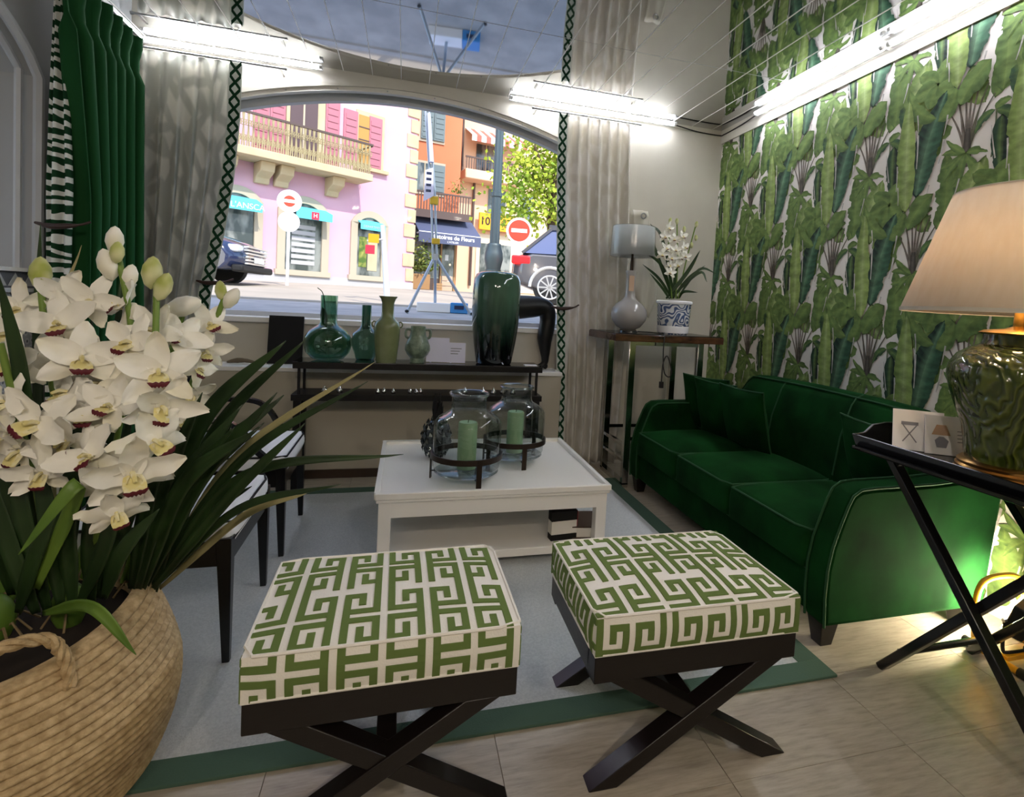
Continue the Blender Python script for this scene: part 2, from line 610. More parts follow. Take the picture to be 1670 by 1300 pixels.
# deep plinth under the window, sill
PX0, PX1, PY, PZ = -1.50, 1.195, 4.17, .775
struct('trim_1', MB().box(PX0, PX1, PY, YB+.03, 0, PZ-.03), 'plinth_paint')
struct('trim_2', MB().box(PX0, PX1+.005, PY-.012, YB+.03, PZ-.03, PZ), 'white_paint', bevel=.004)
struct('trim_3', MB().box(AX-AHW, AX+AHW, YB-.005, YO+.02, 1.06, 1.10), 'white_paint', bevel=.006)
struct('baseboard_back', MB().box(PX0, PX1, PY-.014, PY, 0, .06), 'dark_base')
struct('baseboard_right_pier', MB().box(AX+AHW-.22, XR, YB-.014, YB, 0, .07), 'wall_paint')
# window: arched frame band and one big pane
win = bpy.data.objects.new('window_1', None); C.objects.link(win); win['kind'] = 'structure'
win['label'] = 'arched shop window with pale frame onto the street'
vs = []; fs = []
for x in xx:
    z = arch(x)
    vs += [(x, YO-.07, z-.055), (x, YO-.07, z), (x, YO-.01, z), (x, YO-.01, z-.055)]
for i in range(n):
    a, b = 4*i, 4*i+4
    for k in range(4):
        fs.append((a+k, a+(k+1) % 4, b+(k+1) % 4, b+k))
fs.append((0, 3, 2, 1)); fs.append((4*n, 4*n+1, 4*n+2, 4*n+3))
fr = MB().add(vs, fs)
fr.box(AX-AHW, AX-AHW+.055, YO-.07, YO-.01, 1.10, ASP)
fr.box(AX+AHW-.055, AX+AHW, YO-.07, YO-.01, 1.10, ASP)
fr.box(AX-AHW, AX+AHW, YO-.07, YO-.01, 1.10, 1.135)
obj('window_frame', fr, 'frame_grey', win)
band = MB()
vs = []; fs = []
for x in xx:
    z = arch(x)
    vs += [(x, YB+.015, z-.03), (x, YB+.015, z+.001), (x, YB+.06, z+.001), (x, YB+.06, z-.03)]
for i in range(n):
    a, b = 4*i, 4*i+4
    for k in range(4):
        fs.append((a+k, a+(k+1) % 4, b+(k+1) % 4, b+k))
obj('arch_moulding', band.add(vs, fs), 'trim_beige', win)
for k in range(8):
    x = -1.2+k*.34
    obj('screw', MB().ball((x, YB+.013, arch(x)-.015), .006, .004, .006, 8, 6), 'steel', win, fix=False)
pn = MB()
vs = []
for x in xx:
    vs += [(x, YO-.042, 1.12), (x, YO-.042, arch(x)-.03)]
pn.add(vs, [(2*i, 2*i+2, 2*i+3, 2*i+1) for i in range(n)])
obj('pane', pn, 'window_glass', win, solid=0)

# papered wall
wall_right = struct('wall_right', MB().box(XR, XR+.2, YF-.2, YB+.23, -.12, ZC+.012), 'paper_ground')
struct('trim_4', MB().box(XR-.014, XR, YF, YB, 2.785, ZC), 'trim_beige')
struct('wall_rear', MB().box(XL-.2, XR+.2, YF-.2, YF, -.12, ZC+.012), 'trim_beige')

# left wall with an arched niche: jamb at Y=3.30
NY0, NY1, NZ0 = 1.70, 3.455, 1.325
def narch(y):
    c = (NY0+NY1)/2; hw = (NY1-NY0)/2; t = abs(y-c)/hw
    return 2.285+.33*max(0, 1-t**2.2)**.8
w = MB()
w.box(XL-.5, XL, YF-.2, NY0, -.12, ZC+.012)
w.box(XL-.5, XL, NY1, YB+.23, -.12, ZC+.012)
w.box(XL-.5, XL, NY0, NY1, -.12, NZ0)
yy = [NY0+(NY1-NY0)*i/24 for i in range(25)]
vs = []; fs = []
for y in yy:
    vs += [(XL, y, narch(y)), (XL, y, ZC+.012), (XL-.5, y, ZC+.012), (XL-.5, y, narch(y))]
for i in range(24):
    a, b = 4*i, 4*i+4
    for k in range(4):
        fs.append((a+k, a+(k+1) % 4, b+(k+1) % 4, b+k))
w.add(vs, fs)
struct('wall_left', w, 'left_paint')
o = struct('window_3', MB().box(XL-.17, XL-.16, NY0-.02, NY1+.02, NZ0-.02, 2.8), 'frosted')
o['label'] = 'whitened pane of the arched window in the left wall'
nf = MB()
path = [(XL+.012, NY1-.012, NZ0)]+[(XL+.012, y-.012 if y > 2.4 else y+.012, narch(y)-.012) for y in reversed(yy)]+[(XL+.012, NY0+.012, NZ0)]
nf.tube(path, .022, 6)
path = [(XL-.05, NY1-.05, NZ0)]+[(XL-.05, min(max(y, NY0+.05), NY1-.05), narch(min(max(y, NY0+.05), NY1-.05))-.05) for y in reversed(yy)]+[(XL-.05, NY0+.05, NZ0)]
nf.tube(path, .016, 6)
o = struct('window_2', nf, 'frame_grey', smooth=True)
o['label'] = 'pale grey frame of the arched niche in the left wall'
struct('trim_5', MB().box(XL-.3, XL+.03, NY0, NY1, NZ0-.006, NZ0+.012), 'white_paint')
fz = MB()
k = 0
y = NY0
while y < NY1-.03:
    fz.prism([(y, NZ0-.075), (y+.05, NZ0-.012), (y+.1, NZ0-.075)], 'x', XL, XL+.006)
    y += .11
fo = struct('trim_6', MB().box(XL, XL+.004, NY0, NY1, NZ0-.085, NZ0-.006), 'frieze_dark')
obj('triangle_band', fz, 'frame_grey', fo)['kind'] = 'stuff'
struct('trim_7', MB().box(XL, XL+.05, NY0, NY1+.02, NZ0-.105, NZ0-.085), 'frame_grey', bevel=.004)
struct('trim_8', MB().box(XL, XL+.02, NY0, NY1, .62, NZ0-.105), 'mosaic')

# the storeys above the shop and its outer wall, which shade the near pavement
struct('wall_outer', MB().box(-6, 7, YB-.6, YO, ZC+.22, 5.4), 'wall_paint')
struct('wall_outer_left', MB().box(-6, XL-.5, YB, YO, 0, ZC+.22), 'wall_paint')
struct('wall_outer_right', MB().box(XR+.2, 7, YB, YO, 0, ZC+.22), 'wall_paint')
struct('roof', MB().box(XL-.7, XR+.4, YF-.4, YB+.1, ZC+.2, ZC+.3), 'wall_paint')

# ------------------------------------------------------------------ wallpaper print
def wallpaper():
    V = []; Fc = []; Cl = []
    L = lambda c: lin(c)
    layer = [0]
    lr = random.Random(3)
    def emit_pts(rows, cols):
        """rows: list of lists of (s,t,colour)"""
        o = len(V); k = len(rows[0])
        x = XR-.0008-layer[0]*.00012
        for rw in rows:
            for (s_, t_, c_) in rw:
                V.append((x, s_, t_)); Cl.append(c_)
        for i in range(len(rows)-1):
            for j in range(k-1):
                Fc.append((o+i*k+j, o+i*k+j+1, o+(i+1)*k+j+1, o+(i+1)*k+j))
    def mixc(a, b, t):
        return tuple(a[i]*(1-t)+b[i]*t for i in range(3))
    def leaf(a, b, width, bend, cl, cd_, rib, ragged=.25, blunt=.5, seed=0, n=26, vein=.28):
        r = random.Random(seed)
        ax, ay = a; bx, by = b
        dx, dy = bx-ax, by-ay
        Ln = math.hypot(dx, dy)
        nx, ny = -dy/Ln, dx/Ln
        mx, my = (ax+bx)/2+nx*bend, (ay+by)/2+ny*bend
        rows = []
        nl = nr = 1.
        for i in range(n+1):
            t = i/n
            px = ax*(1-t)**2+mx*2*t*(1-t)+bx*t*t
            py = ay*(1-t)**2+my*2*t*(1-t)+by*t*t
            tx = 2*(1-t)*(mx-ax)+2*t*(bx-mx); ty = 2*(1-t)*(my-ay)+2*t*(by-my)
            l = math.hypot(tx, ty) or 1
            ux, uy = -ty/l, tx/l
            wd = width/2*(math.sin(PI*min(1, max(0, t))**(.55+blunt*.3)))**.62
            if i % 3 == 0:
                nl = 1-ragged*r.random()**3.0*1.1; nr = 1-ragged*r.random()**3.0*1.1
            jl = nl*(1-.03*(i % 2)); jr = nr*(1-.03*((i+1) % 2))
            st = .5+.5*math.sin(i*2.1)
            c1 = mixc(cl, cd_, vein*st+.12*r.random()); c2 = mixc(cd_, cl, vein*(1-st)+.10*r.random())
            e1 = mixc(c1, cd_, .25); e2 = mixc(c2, (.01, .015, .012), .25*st)
            # veins sweep forward: shift edge points along the leaf
            sw = width*.20
            rows.append([(px+ux*wd*jl+tx/l*sw*.9*(wd*2/width), py+uy*wd*jl+ty/l*sw*.9*(wd*2/width), e1),
                         (px+ux*wd*.5*jl+tx/l*sw*.3, py+uy*wd*.5*jl+ty/l*sw*.3, c1),
                         (px+ux*width*.012, py+uy*width*.012, mixc(c1, rib, .7)),
                         (px-ux*width*.012, py-uy*width*.012, mixc(c2, rib, .5)),
                         (px-ux*wd*.5*jr+tx/l*sw*.3, py-uy*wd*.5*jr+ty/l*sw*.3, c2),
                         (px-ux*wd*jr+tx/l*sw*.9*(wd*2/width), py-uy*wd*jr+ty/l*sw*.9*(wd*2/width), e2)])
        emit_pts(rows, 6)
        layer[0] += 1
    def stalk(a, b, w0, w1, bend, c, n=8):
        ax, ay = a; bx, by = b
        dx, dy = bx-ax, by-ay; Ln = math.hypot(dx, dy); nx, ny = -dy/Ln, dx/Ln
        mx, my = (ax+bx)/2+nx*bend, (ay+by)/2+ny*bend
        rows = []
        for i in range(n+1):
            t = i/n
            px = ax*(1-t)**2+mx*2*t*(1-t)+bx*t*t; py = ay*(1-t)**2+my*2*t*(1-t)+by*t*t
            w_ = (w0*(1-t)+w1*t)/2
            rows.append([(px-nx*w_, py-ny*w_, c), (px, py, mixc(c, (.35, .32, .27), .3)), (px+nx*w_, py+ny*w_, mixc(c, (0, 0, 0), .3))])
        emit_pts(rows, 3)
        layer[0] += 1
    LG, MG, OG, DG, BK = L('a0b566'), L('7c9653'), L('617c43'), L('37573f'), L('1b2420')
    YG = L('8ba357'); BR = L('7d6f62'); BD = L('453b34'); PALE = L('bccb8c'); BG = L('477356')
    def motif(Y0, z0, var):
        q = lambda u, v: (Y0-u, z0+v)          # u to the right as seen from the room
        layer[0] = 0
        sd_ = 11+var
        # back foliage filling the ground
        leaf(q(-.13, -.36), q(-.06, -.04), .13, .03, MG, OG, YG, .45, .5, sd_)
        leaf(q(.04, -.40), q(.10, -.04), .14, -.03, YG, MG, PALE, .4, .5, sd_+1)
        leaf(q(.40, .00), q(.45, .44), .17, .02, MG, OG, YG, .45, .5, sd_+2)
        leaf(q(.225, .20), q(.17, .44), .11, .04, OG, DG, MG, .4, .5, sd_+3)
        leaf(q(.34, -.16), q(.42, -.36), .15, .03, YG, OG, PALE, .4, .5, sd_+4)
        leaf(q(.50, -.34), q(.49, .03), .12, .02, MG, OG, YG, .5, .5, sd_+13)
        leaf(q(.22, -.10), q(.20, -.42), .15, .03, OG, DG, MG, .4, .5, sd_+15)
        leaf(q(.33, .14), q(.36, .46), .11, .02, YG, MG, PALE, .45, .5, sd_+16)
        # trunk and its fan of stalks
        for (u, v, b_) in ((-.075, .30, .02), (-.035, .36, .01), (.005, .37, 0), (.045, .35, -.01), (.085, .31, -.02), (.12, .25, -.03), (-.11, .23, .03), (-.055, .26, .0), (.06, .25, 0)):
            stalk(q(.0, -.03), q(u, v), .017, .006, b_, BR if u < .05 else L('5f5b42'))
        stalk(q(.005, -.07), q(.0, .12), .058, .024, 0, BD)
        # small drooping fronds round the trunk foot
        for k, (u, v) in enumerate(((-.13, -.05), (-.10, -.11), (-.06, -.15), (-.02, -.17), (.05, -.15), (.09, -.09), (.11, -.02), (-.13, .02), (-.11, .09))):
            leaf(q(.0, .0), q(u, v), .042, .02*(1 if k % 2 else -1), MG, OG, YG, .5, .5, sd_+20+k, 10)
        # arching small leaves over the right
        leaf(q(.13, .17), q(.245, .06), .055, -.05, OG, DG, MG, .3, .5, sd_+5, 14)
        leaf(q(.13, .17), q(.04, .08), .045, .04, OG, DG, MG, .3, .5, sd_+6, 14)
        leaf(q(.13, .17), q(.20, .20), .045, -.03, MG, OG, YG, .3, .5, sd_+17, 12)
        stalk(q(.13, -.05), q(.135, .17), .008, .008, .01, L('5d6b3a'))
        # narrow dark hanging leaf
        leaf(q(.165, .14), q(.180, -.15), .092, .01, DG, BK, MG, .4, .4, sd_+7)
        # round pale leaf and soft mid-green cluster below
        leaf(q(-.02, -.28), q(.075, -.06), .14, .02, LG, MG, PALE, .2, .3, sd_+9)
        for k, an in enumerate((15, 75, 140, 200, 255, 310)):
            leaf(q(.165, -.19), q(.165+.15*math.cos(R(an)), -.19+.12*math.sin(R(an))), .10, .012, OG, MG, YG, .2, .4, sd_+30+k, 12)
        # the big dark leaf
        leaf(q(.335, -.175), q(.465, .34), .165, -.05, BG, BK, L('7ba07c'), .22, .6, sd_+10, 40, .35)
        # arched mid leaves across the top and below
        leaf(q(.42, .22), q(.24, .42), .09, -.08, MG, OG, YG, .4, .5, sd_+11, 18)
        leaf(q(.43, .20), q(.52, .34), .09, .05, OG, MG, YG, .35, .5, sd_+18, 14)
        # tall pale blade with pale slits along its edge
        leaf(q(.275, -.25), q(.245, .36), .125, -.015, LG, YG, PALE, .22, .6, sd_+8, 34)
        WH = L('e6dfd8')
        for (u0, v0, u1, v1, w0) in ((.325, -.02, .318, .16, .012), (.318, .17, .305, .27, .009), (.205, -.12, .20, .02, .009), (.455, -.02, .475, .10, .014), (.47, .12, .485, .22, .010), (.225, -.20, .215, -.10, .008), (-.045, -.22, -.02, -.12, .009), (.385, -.22, .41, -.12, .010), (.12, .10, .15, -.06, .008)):
            stalk(q(u0, v0), q(u1, v1), w0*.4, w0, .004, WH, 5)
        leaf(q(.44, -.17), q(.30, -.34), .13, .03, MG, OG, YG, .3, .5, sd_+12, 16)
    k = -3
    for row in range(-3, 3):
        z0 = 2.155+.587*row
        sh = 2.732-.25*row if True else 0
        y0 = sh
        while y0 > YF-.6:
            y0 -= .597
        var = (row % 2)*100
        while y0 < YB+.7:
            motif(y0, z0, var)
            y0 += .597
    # trim to the wall
    V2 = [(x, min(max(y, YF+.002), YB-.001), min(max(z, .004), 2.784)) for x, y, z in V]
    fc = []
    for f in Fc:
        ys_ = [V2[i][1] for i in f]; zs_ = [V2[i][2] for i in f]
        if max(ys_)-min(ys_) > 1e-6 and max(zs_)-min(zs_) > 1e-6:
            fc.append(f)
    me = bpy.data.meshes.new('wallpaper_print')
    me.from_pydata(V2, [], fc)
    ca = me.color_attributes.new('Col', 'FLOAT_COLOR', 'POINT')
    flat = []
    for c in Cl:
        flat += [c[0], c[1], c[2], 1]
    ca.data.foreach_set('color', flat)
    me.materials.append(M['leaf_print'])
    o = bpy.data.objects.new('wallpaper_print', me)
    C.objects.link(o)
    o.parent = wall_right
    o['kind'] = 'stuff'
    o['label'] = 'banana leaf print of the wallpaper'
wallpaper()

# ------------------------------------------------------------------ lamps of the room: fluorescent tubes
def tube_lamp(a, b, label):
    a, b = Vector(a), Vector(b)
    t = thing('tube_light', label, 'light', (a+b)/2, 0, 'bare light tubes along the ceiling edge')
    c = (a+b)/2
    d = (b-a).normalized()
    obj('tube', MB().tube([a-c+d*.02, b-c-d*.02], .0135, 12), 'tube_light', t, smooth=True)
    for p, sgn in ((a, 1), (b, -1)):
        obj('end_cap', MB().tube([p-c, p-c+d*.022*sgn], .0145, 12), 'tube_cap', t, smooth=True)
    side = Vector((0, 1, 0)) if abs(d.x) > .5 else Vector((1, 0, 0))
    obj('batten', MB().beam(a-c+side*.032, b-c+side*.032, .022, .026), 'tube_cap', t)
tube_lamp((-1.70, 4.345, 2.872), (-.615, 4.345, 2.872), 'bare light tube above the left sheer curtain')
tube_lamp((.715, 4.345, 2.872), (2.13, 4.345, 2.872), 'bare light tube above the right white curtain')
tube_lamp((2.545, 3.85, 2.862), (2.545, 2.63, 2.862), 'bare light tube over the sofa next to the corner')
tube_lamp((2.545, 2.60, 2.862), (2.545, 1.38, 2.862), 'bare light tube over the leaf wallpaper nearest the viewer')
tube_lamp((2.545, 1.35, 2.862), (2.545, .13, 2.862), 'bare light tube over the leaf wallpaper behind the viewer')
for (x_, y_, lab_) in ((-.9, -1.4, 'warm ceiling spotlight behind the viewer, left'), (.9, -1.5, 'warm ceiling spotlight behind the viewer, right'), (0., -2.2, 'warm ceiling spotlight at the back of the shop')):
    t = thing('ceiling_spotlight', lab_, 'light', (x_, y_, ZC), 0, 'warm ceiling spotlights')
    obj('housing', MB().lathe([(.0, -.002), (.075, -.002), (.08, -.01), (.078, -.055), (.062, -.06), (.060, -.045)], 28), 'tube_cap', t, smooth=True)
    obj('lens', MB().lathe([(.0, -.044), (.060, -.044)], 28), 'spot_warm', t)
    ld = bpy.data.lights.new('spot_glow', 'SPOT'); ld.energy = SPOT_E; ld.color = (1, .86, .70); ld.spot_size = R(120); ld.spot_blend = .6; ld.shadow_soft_size = .06
    lo = bpy.data.objects.new('spot_glow', ld); C.objects.link(lo); lo.parent = t; lo.location = (0, 0, -.07)
    lo.rotation_euler = Vector((.1-x_*.3, 1.1, -1)).to_track_quat('-Z', 'Y').to_euler()
cb = MB().tube(catmull([(2.13, 4.36, 2.866), (2.35, 4.40, 2.855), (2.57, 4.405, 2.852), (2.60, 4.36, 2.853), (2.598, 4.1, 2.86), (2.57, 3.85, 2.862)], 6), .005, 6)
tag(obj('cable', cb, 'cable', smooth=True), 'thin cable joining the two light tubes at the ceiling corner', 'cable')

# ------------------------------------------------------------------ rug
t = thing('rug', 'pale grey woven rug with broad green border under the seating', 'rug', (.24, 2.75, 0))
rx, ry, bw = 1.325, 1.155, .095
obj('rug_field', MB().box(-rx+bw, rx-bw, -ry+bw, ry-bw, .001, .009), 'rug_field', t)
for a in ((-rx, rx, -ry, -ry+bw), (-rx, rx, ry-bw, ry), (-rx, -rx+bw, -ry+bw, ry-bw), (rx-bw, rx, -ry+bw, ry-bw)):
    obj('rug_border', MB().box(*a, .001, .011), 'rug_border', t, bevel=.002)

# ------------------------------------------------------------------ coffee table
TX, TY = .4745, 3.10
t = thing('coffee_table', 'square white lacquered coffee table with tray top and low shelf', 'table', (TX, TY, .009))
hx, hy, ht = .5695, .4975, .395
obj('table_top', MB().box(-hx+.02, hx-.02, -hy+.02, hy-.02, ht-.045, ht-.022), 'white_lacquer', t)
def frame_strip(o, i, z0, z1):
    m = MB()
    m.box(-o[0], o[0], -o[1], -i[1], z0, z1); m.box(-o[0], o[0], i[1], o[1], z0, z1)
    m.box(-o[0], -i[0], -i[1], i[1], z0, z1); m.box(i[0], o[0], -i[1], i[1], z0, z1)
    return m
obj('tray_rim', frame_strip((hx, hy), (hx-.022, hy-.022), ht-.03, ht), 'white_lacquer', t, bevel=.004)
obj('moulding', frame_strip((hx-.006, hy-.006), (hx-.04, hy-.04), ht-.045, ht-.03), 'white_lacquer', t, bevel=.003)
for s in (-1, 1):
    obj('apron', MB().box(-hx+.07, hx-.07, s*(hy-.028)-.012, s*(hy-.028)+.012, ht-.118, ht-.045), 'white_lacquer', t)
    obj('apron', MB().box(s*(hx-.028)-.012, s*(hx-.028)+.012, -hy+.07, hy-.07, ht-.118, ht-.045), 'white_lacquer', t)
    for u in (-1, 1):
        obj('leg', MB().box(s*(hx-.044)-.028, s*(hx-.044)+.028, u*(hy-.044)-.028, u*(hy-.044)+.028, 0, ht-.045), 'white_lacquer', t, bevel=.003)
obj('shelf', MB().box(-hx+.03, hx-.03, -hy+.03, hy-.03, .045, .085), 'white_lacquer', t, bevel=.003)
ZT = .009+ht-.022      # tray floor
# things on the low shelf
p = Vector((.83, 2.72, .094))
t = thing('box', 'upright white and black gift box with red edge on the low shelf', 'box', p, R(6))
obj('box_body', MB().box(-.07, .07, -.025, .025, .03, .10), 'paper', t, bevel=.002)
obj('box_band', MB().box(-.0705, .0705, -.0255, .0255, .10, .15), 'board_black', t)
obj('box_foot', MB().box(-.0705, .0705, -.0255, .0255, 0, .03), 'board_black', t)
obj('box_edge', MB().box(.0706, .074, -.024, .024, .03, .145), 'book_red', t)
t = thing('book', 'brown covered book lying flat on the low shelf by the table leg', 'book', (.955, 2.80, .094), R(-8))
obj('cover', MB().box(-.085, .085, -.11, .11, 0, .006).box(-.085, .085, -.11, .11, .058, .064).box(-.085, -.079, -.11, .11, .006, .058), 'book_brown', t)
obj('pages', MB().box(-.078, .08, -.104, .104, .006, .058), 'paper', t)

# ------------------------------------------------------------------ lanterns
def lantern(loc, label, rot, sc=1.):
    t = thing('lantern', label, 'lantern', loc, rot, 'glass jar lanterns on the coffee table')
    k = sc
    prof = [(.0, .045), (.135, .045), (.158, .052), (.168, .075), (.170, .13), (.171, .27), (.168, .300), (.150, .325), (.118, .345), (.097, .355), (.089, .370), (.087, .395), (.088, .425), (.098, .435), (.101, .443), (.097, .45), (.090, .448)]
    obj('jar', MB().lathe([(r*k, z*k) for r, z in prof], 48), 'clear_glass', t, smooth=True)
    obj('jar_rim', MB().tube([(.096*k*math.cos(a), .096*k*math.sin(a), .443*k) for a in [2*PI*i/36 for i in range(36)]], .006*k, 8, closed=True), 'clear_glass', t, smooth=True)
    obj('jar_base', MB().lathe([(0, .040*k), (.150*k, .040*k), (.163*k, .050*k), (.150*k, .058*k), (0, .055*k)], 40), 'clear_glass', t, smooth=True)
    ring = MB().lathe([(.174*k, .118*k), (.182*k, .118*k), (.182*k, .146*k), (.174*k, .146*k), (.174*k, .118*k)], 44)
    obj('ring', ring, 'bronze_frame', t, smooth=True)
    for i in range(3):
        a = 2*PI*i/3-PI/2+.1
        c, s = math.cos(a), math.sin(a)
        g = MB().beam((.181*k*c, .181*k*s, .0), (.181*k*c, .181*k*s, .146*k), .026*k, .006, (c, s, 0))
        obj('leg', g, 'bronze_frame', t)
    for i in range(3):
        a = 2*PI*i/3-PI/2+.1
        obj('foot_bar', MB().beam((0, 0, .037*k), (.181*k*math.cos(a), .181*k*math.sin(a), .037*k), .012, .004), 'bronze_frame', t)
    cd_ = obj('candle', MB().lathe([(0, .058*k), (.047*k, .058*k), (.048*k, .062*k), (.048*k, .292*k), (.044*k, .297*k), (.02*k, .294*k), (0, .293*k)], 28), 'candle', t, smooth=True)
    obj('wick', MB().tube([(0, 0, .293*k), (.002, 0, .308*k)], .0015, 6), 'soil', cd_)
lantern((.335, 2.845, ZT), 'front glass jar lantern with green candle on the white table', R(8), 1.)
lantern((.640, 3.14, ZT), 'rear glass jar lantern with green candle on the white table', R(2), .985)

def pinecone(loc, h, r, label, m, cat='ornament', leafm=None):
    t = thing('pineapple_ornament', label, cat, loc)
    bh = h*.62
    obj('body', MB().ball((0, 0, bh/2), r*.93, r*.93, bh/2, 20, 14), m, t, smooth=True)
    sc = MB()
    rows = 8
    for i in range(rows):
        th = PI*(.12+.78*i/(rows-1))
        z = bh/2-bh/2*math.cos(th); rr = r*.95*math.sin(th)
        k = 12
        for j in range(k):
            a = 2*PI*(j+.5*(i % 2))/k
            w = .9*PI*rr/k; hh = bh/rows*.85
            ca, sa = math.cos(a), math.sin(a)
            P = lambda u, v, o: ((rr+o)*ca-u*sa, (rr+o)*sa+u*ca, z+v)
            sc.add([P(-w, 0, 0), P(0, -hh, 0), P(w, 0, 0), P(0, hh, 0), P(0, 0, r*.13)], [(0, 1, 4), (1, 2, 4), (2, 3, 4), (3, 0, 4)])
    obj('scales', sc, m, t)
    for i in range(14):
        a = 2.4*i; ri = r*(.18+.2*(i % 3)/2); hh = h*(.40-.10*(i % 3))
        b = Vector((ri*.5*math.cos(a), ri*.5*math.sin(a), bh*.97))
        tip = Vector((ri*1.1*math.cos(a), ri*1.1*math.sin(a), bh+hh))
        obj('crown_leaf', MB().tube([b, b.lerp(tip, .5)+Vector((ri*.1*math.cos(a), ri*.1*math.sin(a), 0)), tip], [r*.12, r*.1, .001], 5), leafm or m, t, fix=False)
pinecone((.205, 3.27, ZT), .365, .085, 'dark silver pineapple ornament behind the front lantern', 'silver_scale', leafm='board_black')

# ------------------------------------------------------------------ ottomans
def fret(i, j):
    """green key pattern on a cell lattice"""
    TW, TH = 12, 7
    r = j // TH
    jj = j % TH
    ii = (i+(6 if r % 2 else 0)) % TW
    x = ii if ii <= 6 else 12-ii
    if jj == 6:
        return x == 1
    if r % 2:
        jj = TH-2-jj
    elif x == 5 and jj == 0:
        return r > 0
    # spiral: bar col 1, top row 5, side col 5, hook row 1, hook col 3
    if x == 1: return jj <= 5
    if jj == 5: return 1 <= x <= 5
    if x == 5: return 1 <= jj <= 5
    if jj == 1: return 3 <= x <= 5
    if x == 3: return 1 <= jj <= 3
    return False
def ottoman(loc, rot, label, off):
    t = thing('ottoman', label, 'ottoman', loc, rot, 'two ottomans in front of the coffee table')
    W2, D2, ZA, ZB, ZD = .315, .236, .375, .488, .30
    def top(u, v):      # u,v in -1..1
        return ZB-.004+.016*(1-abs(u)**3.)*(1-abs(v)**3.)
    cu = MB()
    cu.grid(lambda a, b: ((2*a-1)*W2, (2*b-1)*D2, top(2*a-1, 2*b-1)), 16, 14)
    bulge = lambda s, w: .010*math.sin(PI*s)*(1-abs(w)**8)
    for sgn in (-1, 1):
        cu.grid(lambda a, b: ((2*a-1)*W2, sgn*(D2+bulge(b, 2*a-1)), ZA+(top(2*a-1, sgn)-ZA)*b), 16, 6)
        cu.grid(lambda a, b: (sgn*(W2+bulge(b, 2*a-1)), (2*a-1)*D2, ZA+(top(sgn, 2*a-1)-ZA)*b), 14, 6)
    cu.add([(-W2, -D2, ZA), (W2, -D2, ZA), (W2, D2, ZA), (-W2, D2, ZA)], [(0, 3, 2, 1)])
    cushion = obj('cushion', cu, 'ivory_cotton', t, smooth=True)
    # raised velvet key pattern
    nx, ny = 35, 26
    cw, ch = 2*W2/nx, 2*D2/ny
    def relief(face, ni, nj, oi, oj):
        m = MB()
        for i in range(ni):
            for j in range(nj):
                if not fret(i+oi, j+oj):
                    continue
                nb = [fret(i+oi+a, j+oj+b) and 0 <= i+a < ni and 0 <= j+b < nj for a, b in ((0, -1), (1, 0), (0, 1), (-1, 0))]
                e = .0
                P = [face(i/ni, j/nj, .0028), face((i+1)/ni, j/nj, .0028), face((i+1)/ni, (j+1)/nj, .0028), face(i/ni, (j+1)/nj, .0028)]
                Q = [face(i/ni, j/nj, -.001), face((i+1)/ni, j/nj, -.001), face((i+1)/ni, (j+1)/nj, -.001), face(i/ni, (j+1)/nj, -.001)]
                fs = [(0, 1, 2, 3)]
                for k in range(4):
                    if not nb[k]:
                        fs.append((k, (k+1) % 4, (k+1) % 4+4, k+4))
                m.add(P+Q, fs)
        return m
    obj('key_pattern', relief(lambda a, b, o: ((2*a-1)*W2, (2*b-1)*D2, top(2*a-1, 2*b-1)+o), nx, ny, off[0], off[1]), 'fret_velvet', t)
    nz = 6
    for sgn in (-1, 1):
        obj('key_pattern', relief(lambda a, b, o: ((2*a-1)*W2, sgn*(D2+bulge(b, 2*a-1)+o), ZA+.004+(top(2*a-1, sgn)-ZA-.008)*b), nx, nz, off[0], off[1]+(2 if sgn < 0 else 0)), 'fret_velvet', t)
        obj('key_pattern', relief(lambda a, b, o: (sgn*(W2+bulge(b, 2*a-1)+o), (2*a-1)*D2, ZA+.004+(top(sgn, 2*a-1)-ZA-.008)*b), ny, nz, off[0]+3, off[1]+1), 'fret_velvet', t)
    for z in (ZB-.003, ZA+.006):
        pp = []
        for (a, b) in ((-1, -1), (1, -1), (1, 1), (-1, 1)):
            pp.append((a*(W2+.001), b*(D2+.001), z))
        path = []
        for k in range(4):
            a, b = Vector(pp[k]), Vector(pp[(k+1) % 4])
            for q in range(8):
                path.append(a.lerp(b, (q+.3)/8))
        obj('piping', MB().tube(path, .0045, 6, closed=True), 'ivory_cotton', t, smooth=True)
    fr_ = MB()
    fr_.box(-W2+.002, W2-.002, -D2+.002, -D2+.062, ZD, ZA); fr_.box(-W2+.002, W2-.002, D2-.062, D2-.002, ZD, ZA)
    fr_.box(-W2+.002, -W2+.062, -D2+.062, D2-.062, ZD, ZA); fr_.box(W2-.062, W2-.002, -D2+.062, D2-.062, ZD, ZA)
    fr_.box(-W2+.06, W2-.06, -D2+.06, D2-.06, ZA-.02, ZA-.002)
    obj('seat_frame', fr_, 'black_wood', t, bevel=.003)
    for s in (-1, 1):
        y = s*(D2-.034)
        for d in (-1, 1):
            # bar from upper corner to opposite foot, ends cut level
            x0, x1 = -d*(W2-.085), d*(W2-.045)
            w = .045
            poly = [(x0-w, ZD+.004), (x0+w, ZD+.004), (x1+w*.9, 0), (x1-w*.9, 0)]
            yo = y+d*.003
            obj('leg', MB().prism(poly, 'y', yo-.030, yo+.030), 'black_wood', t, bevel=.003)
    obj('stretcher', MB().beam((0, -D2+.06, .155), (0, D2-.06, .155), .05, .05), 'black_wood', t, bevel=.003)
    return t
ottoman((-.003, 1.577, .0), R(.6), 'left ottoman with green and white key pattern cushion beside the orchid basket', (2, 1))
ottoman((.835, 1.570, .0), R(-.6), 'right ottoman with green and white key pattern cushion in front of the sofa', (7, 5))

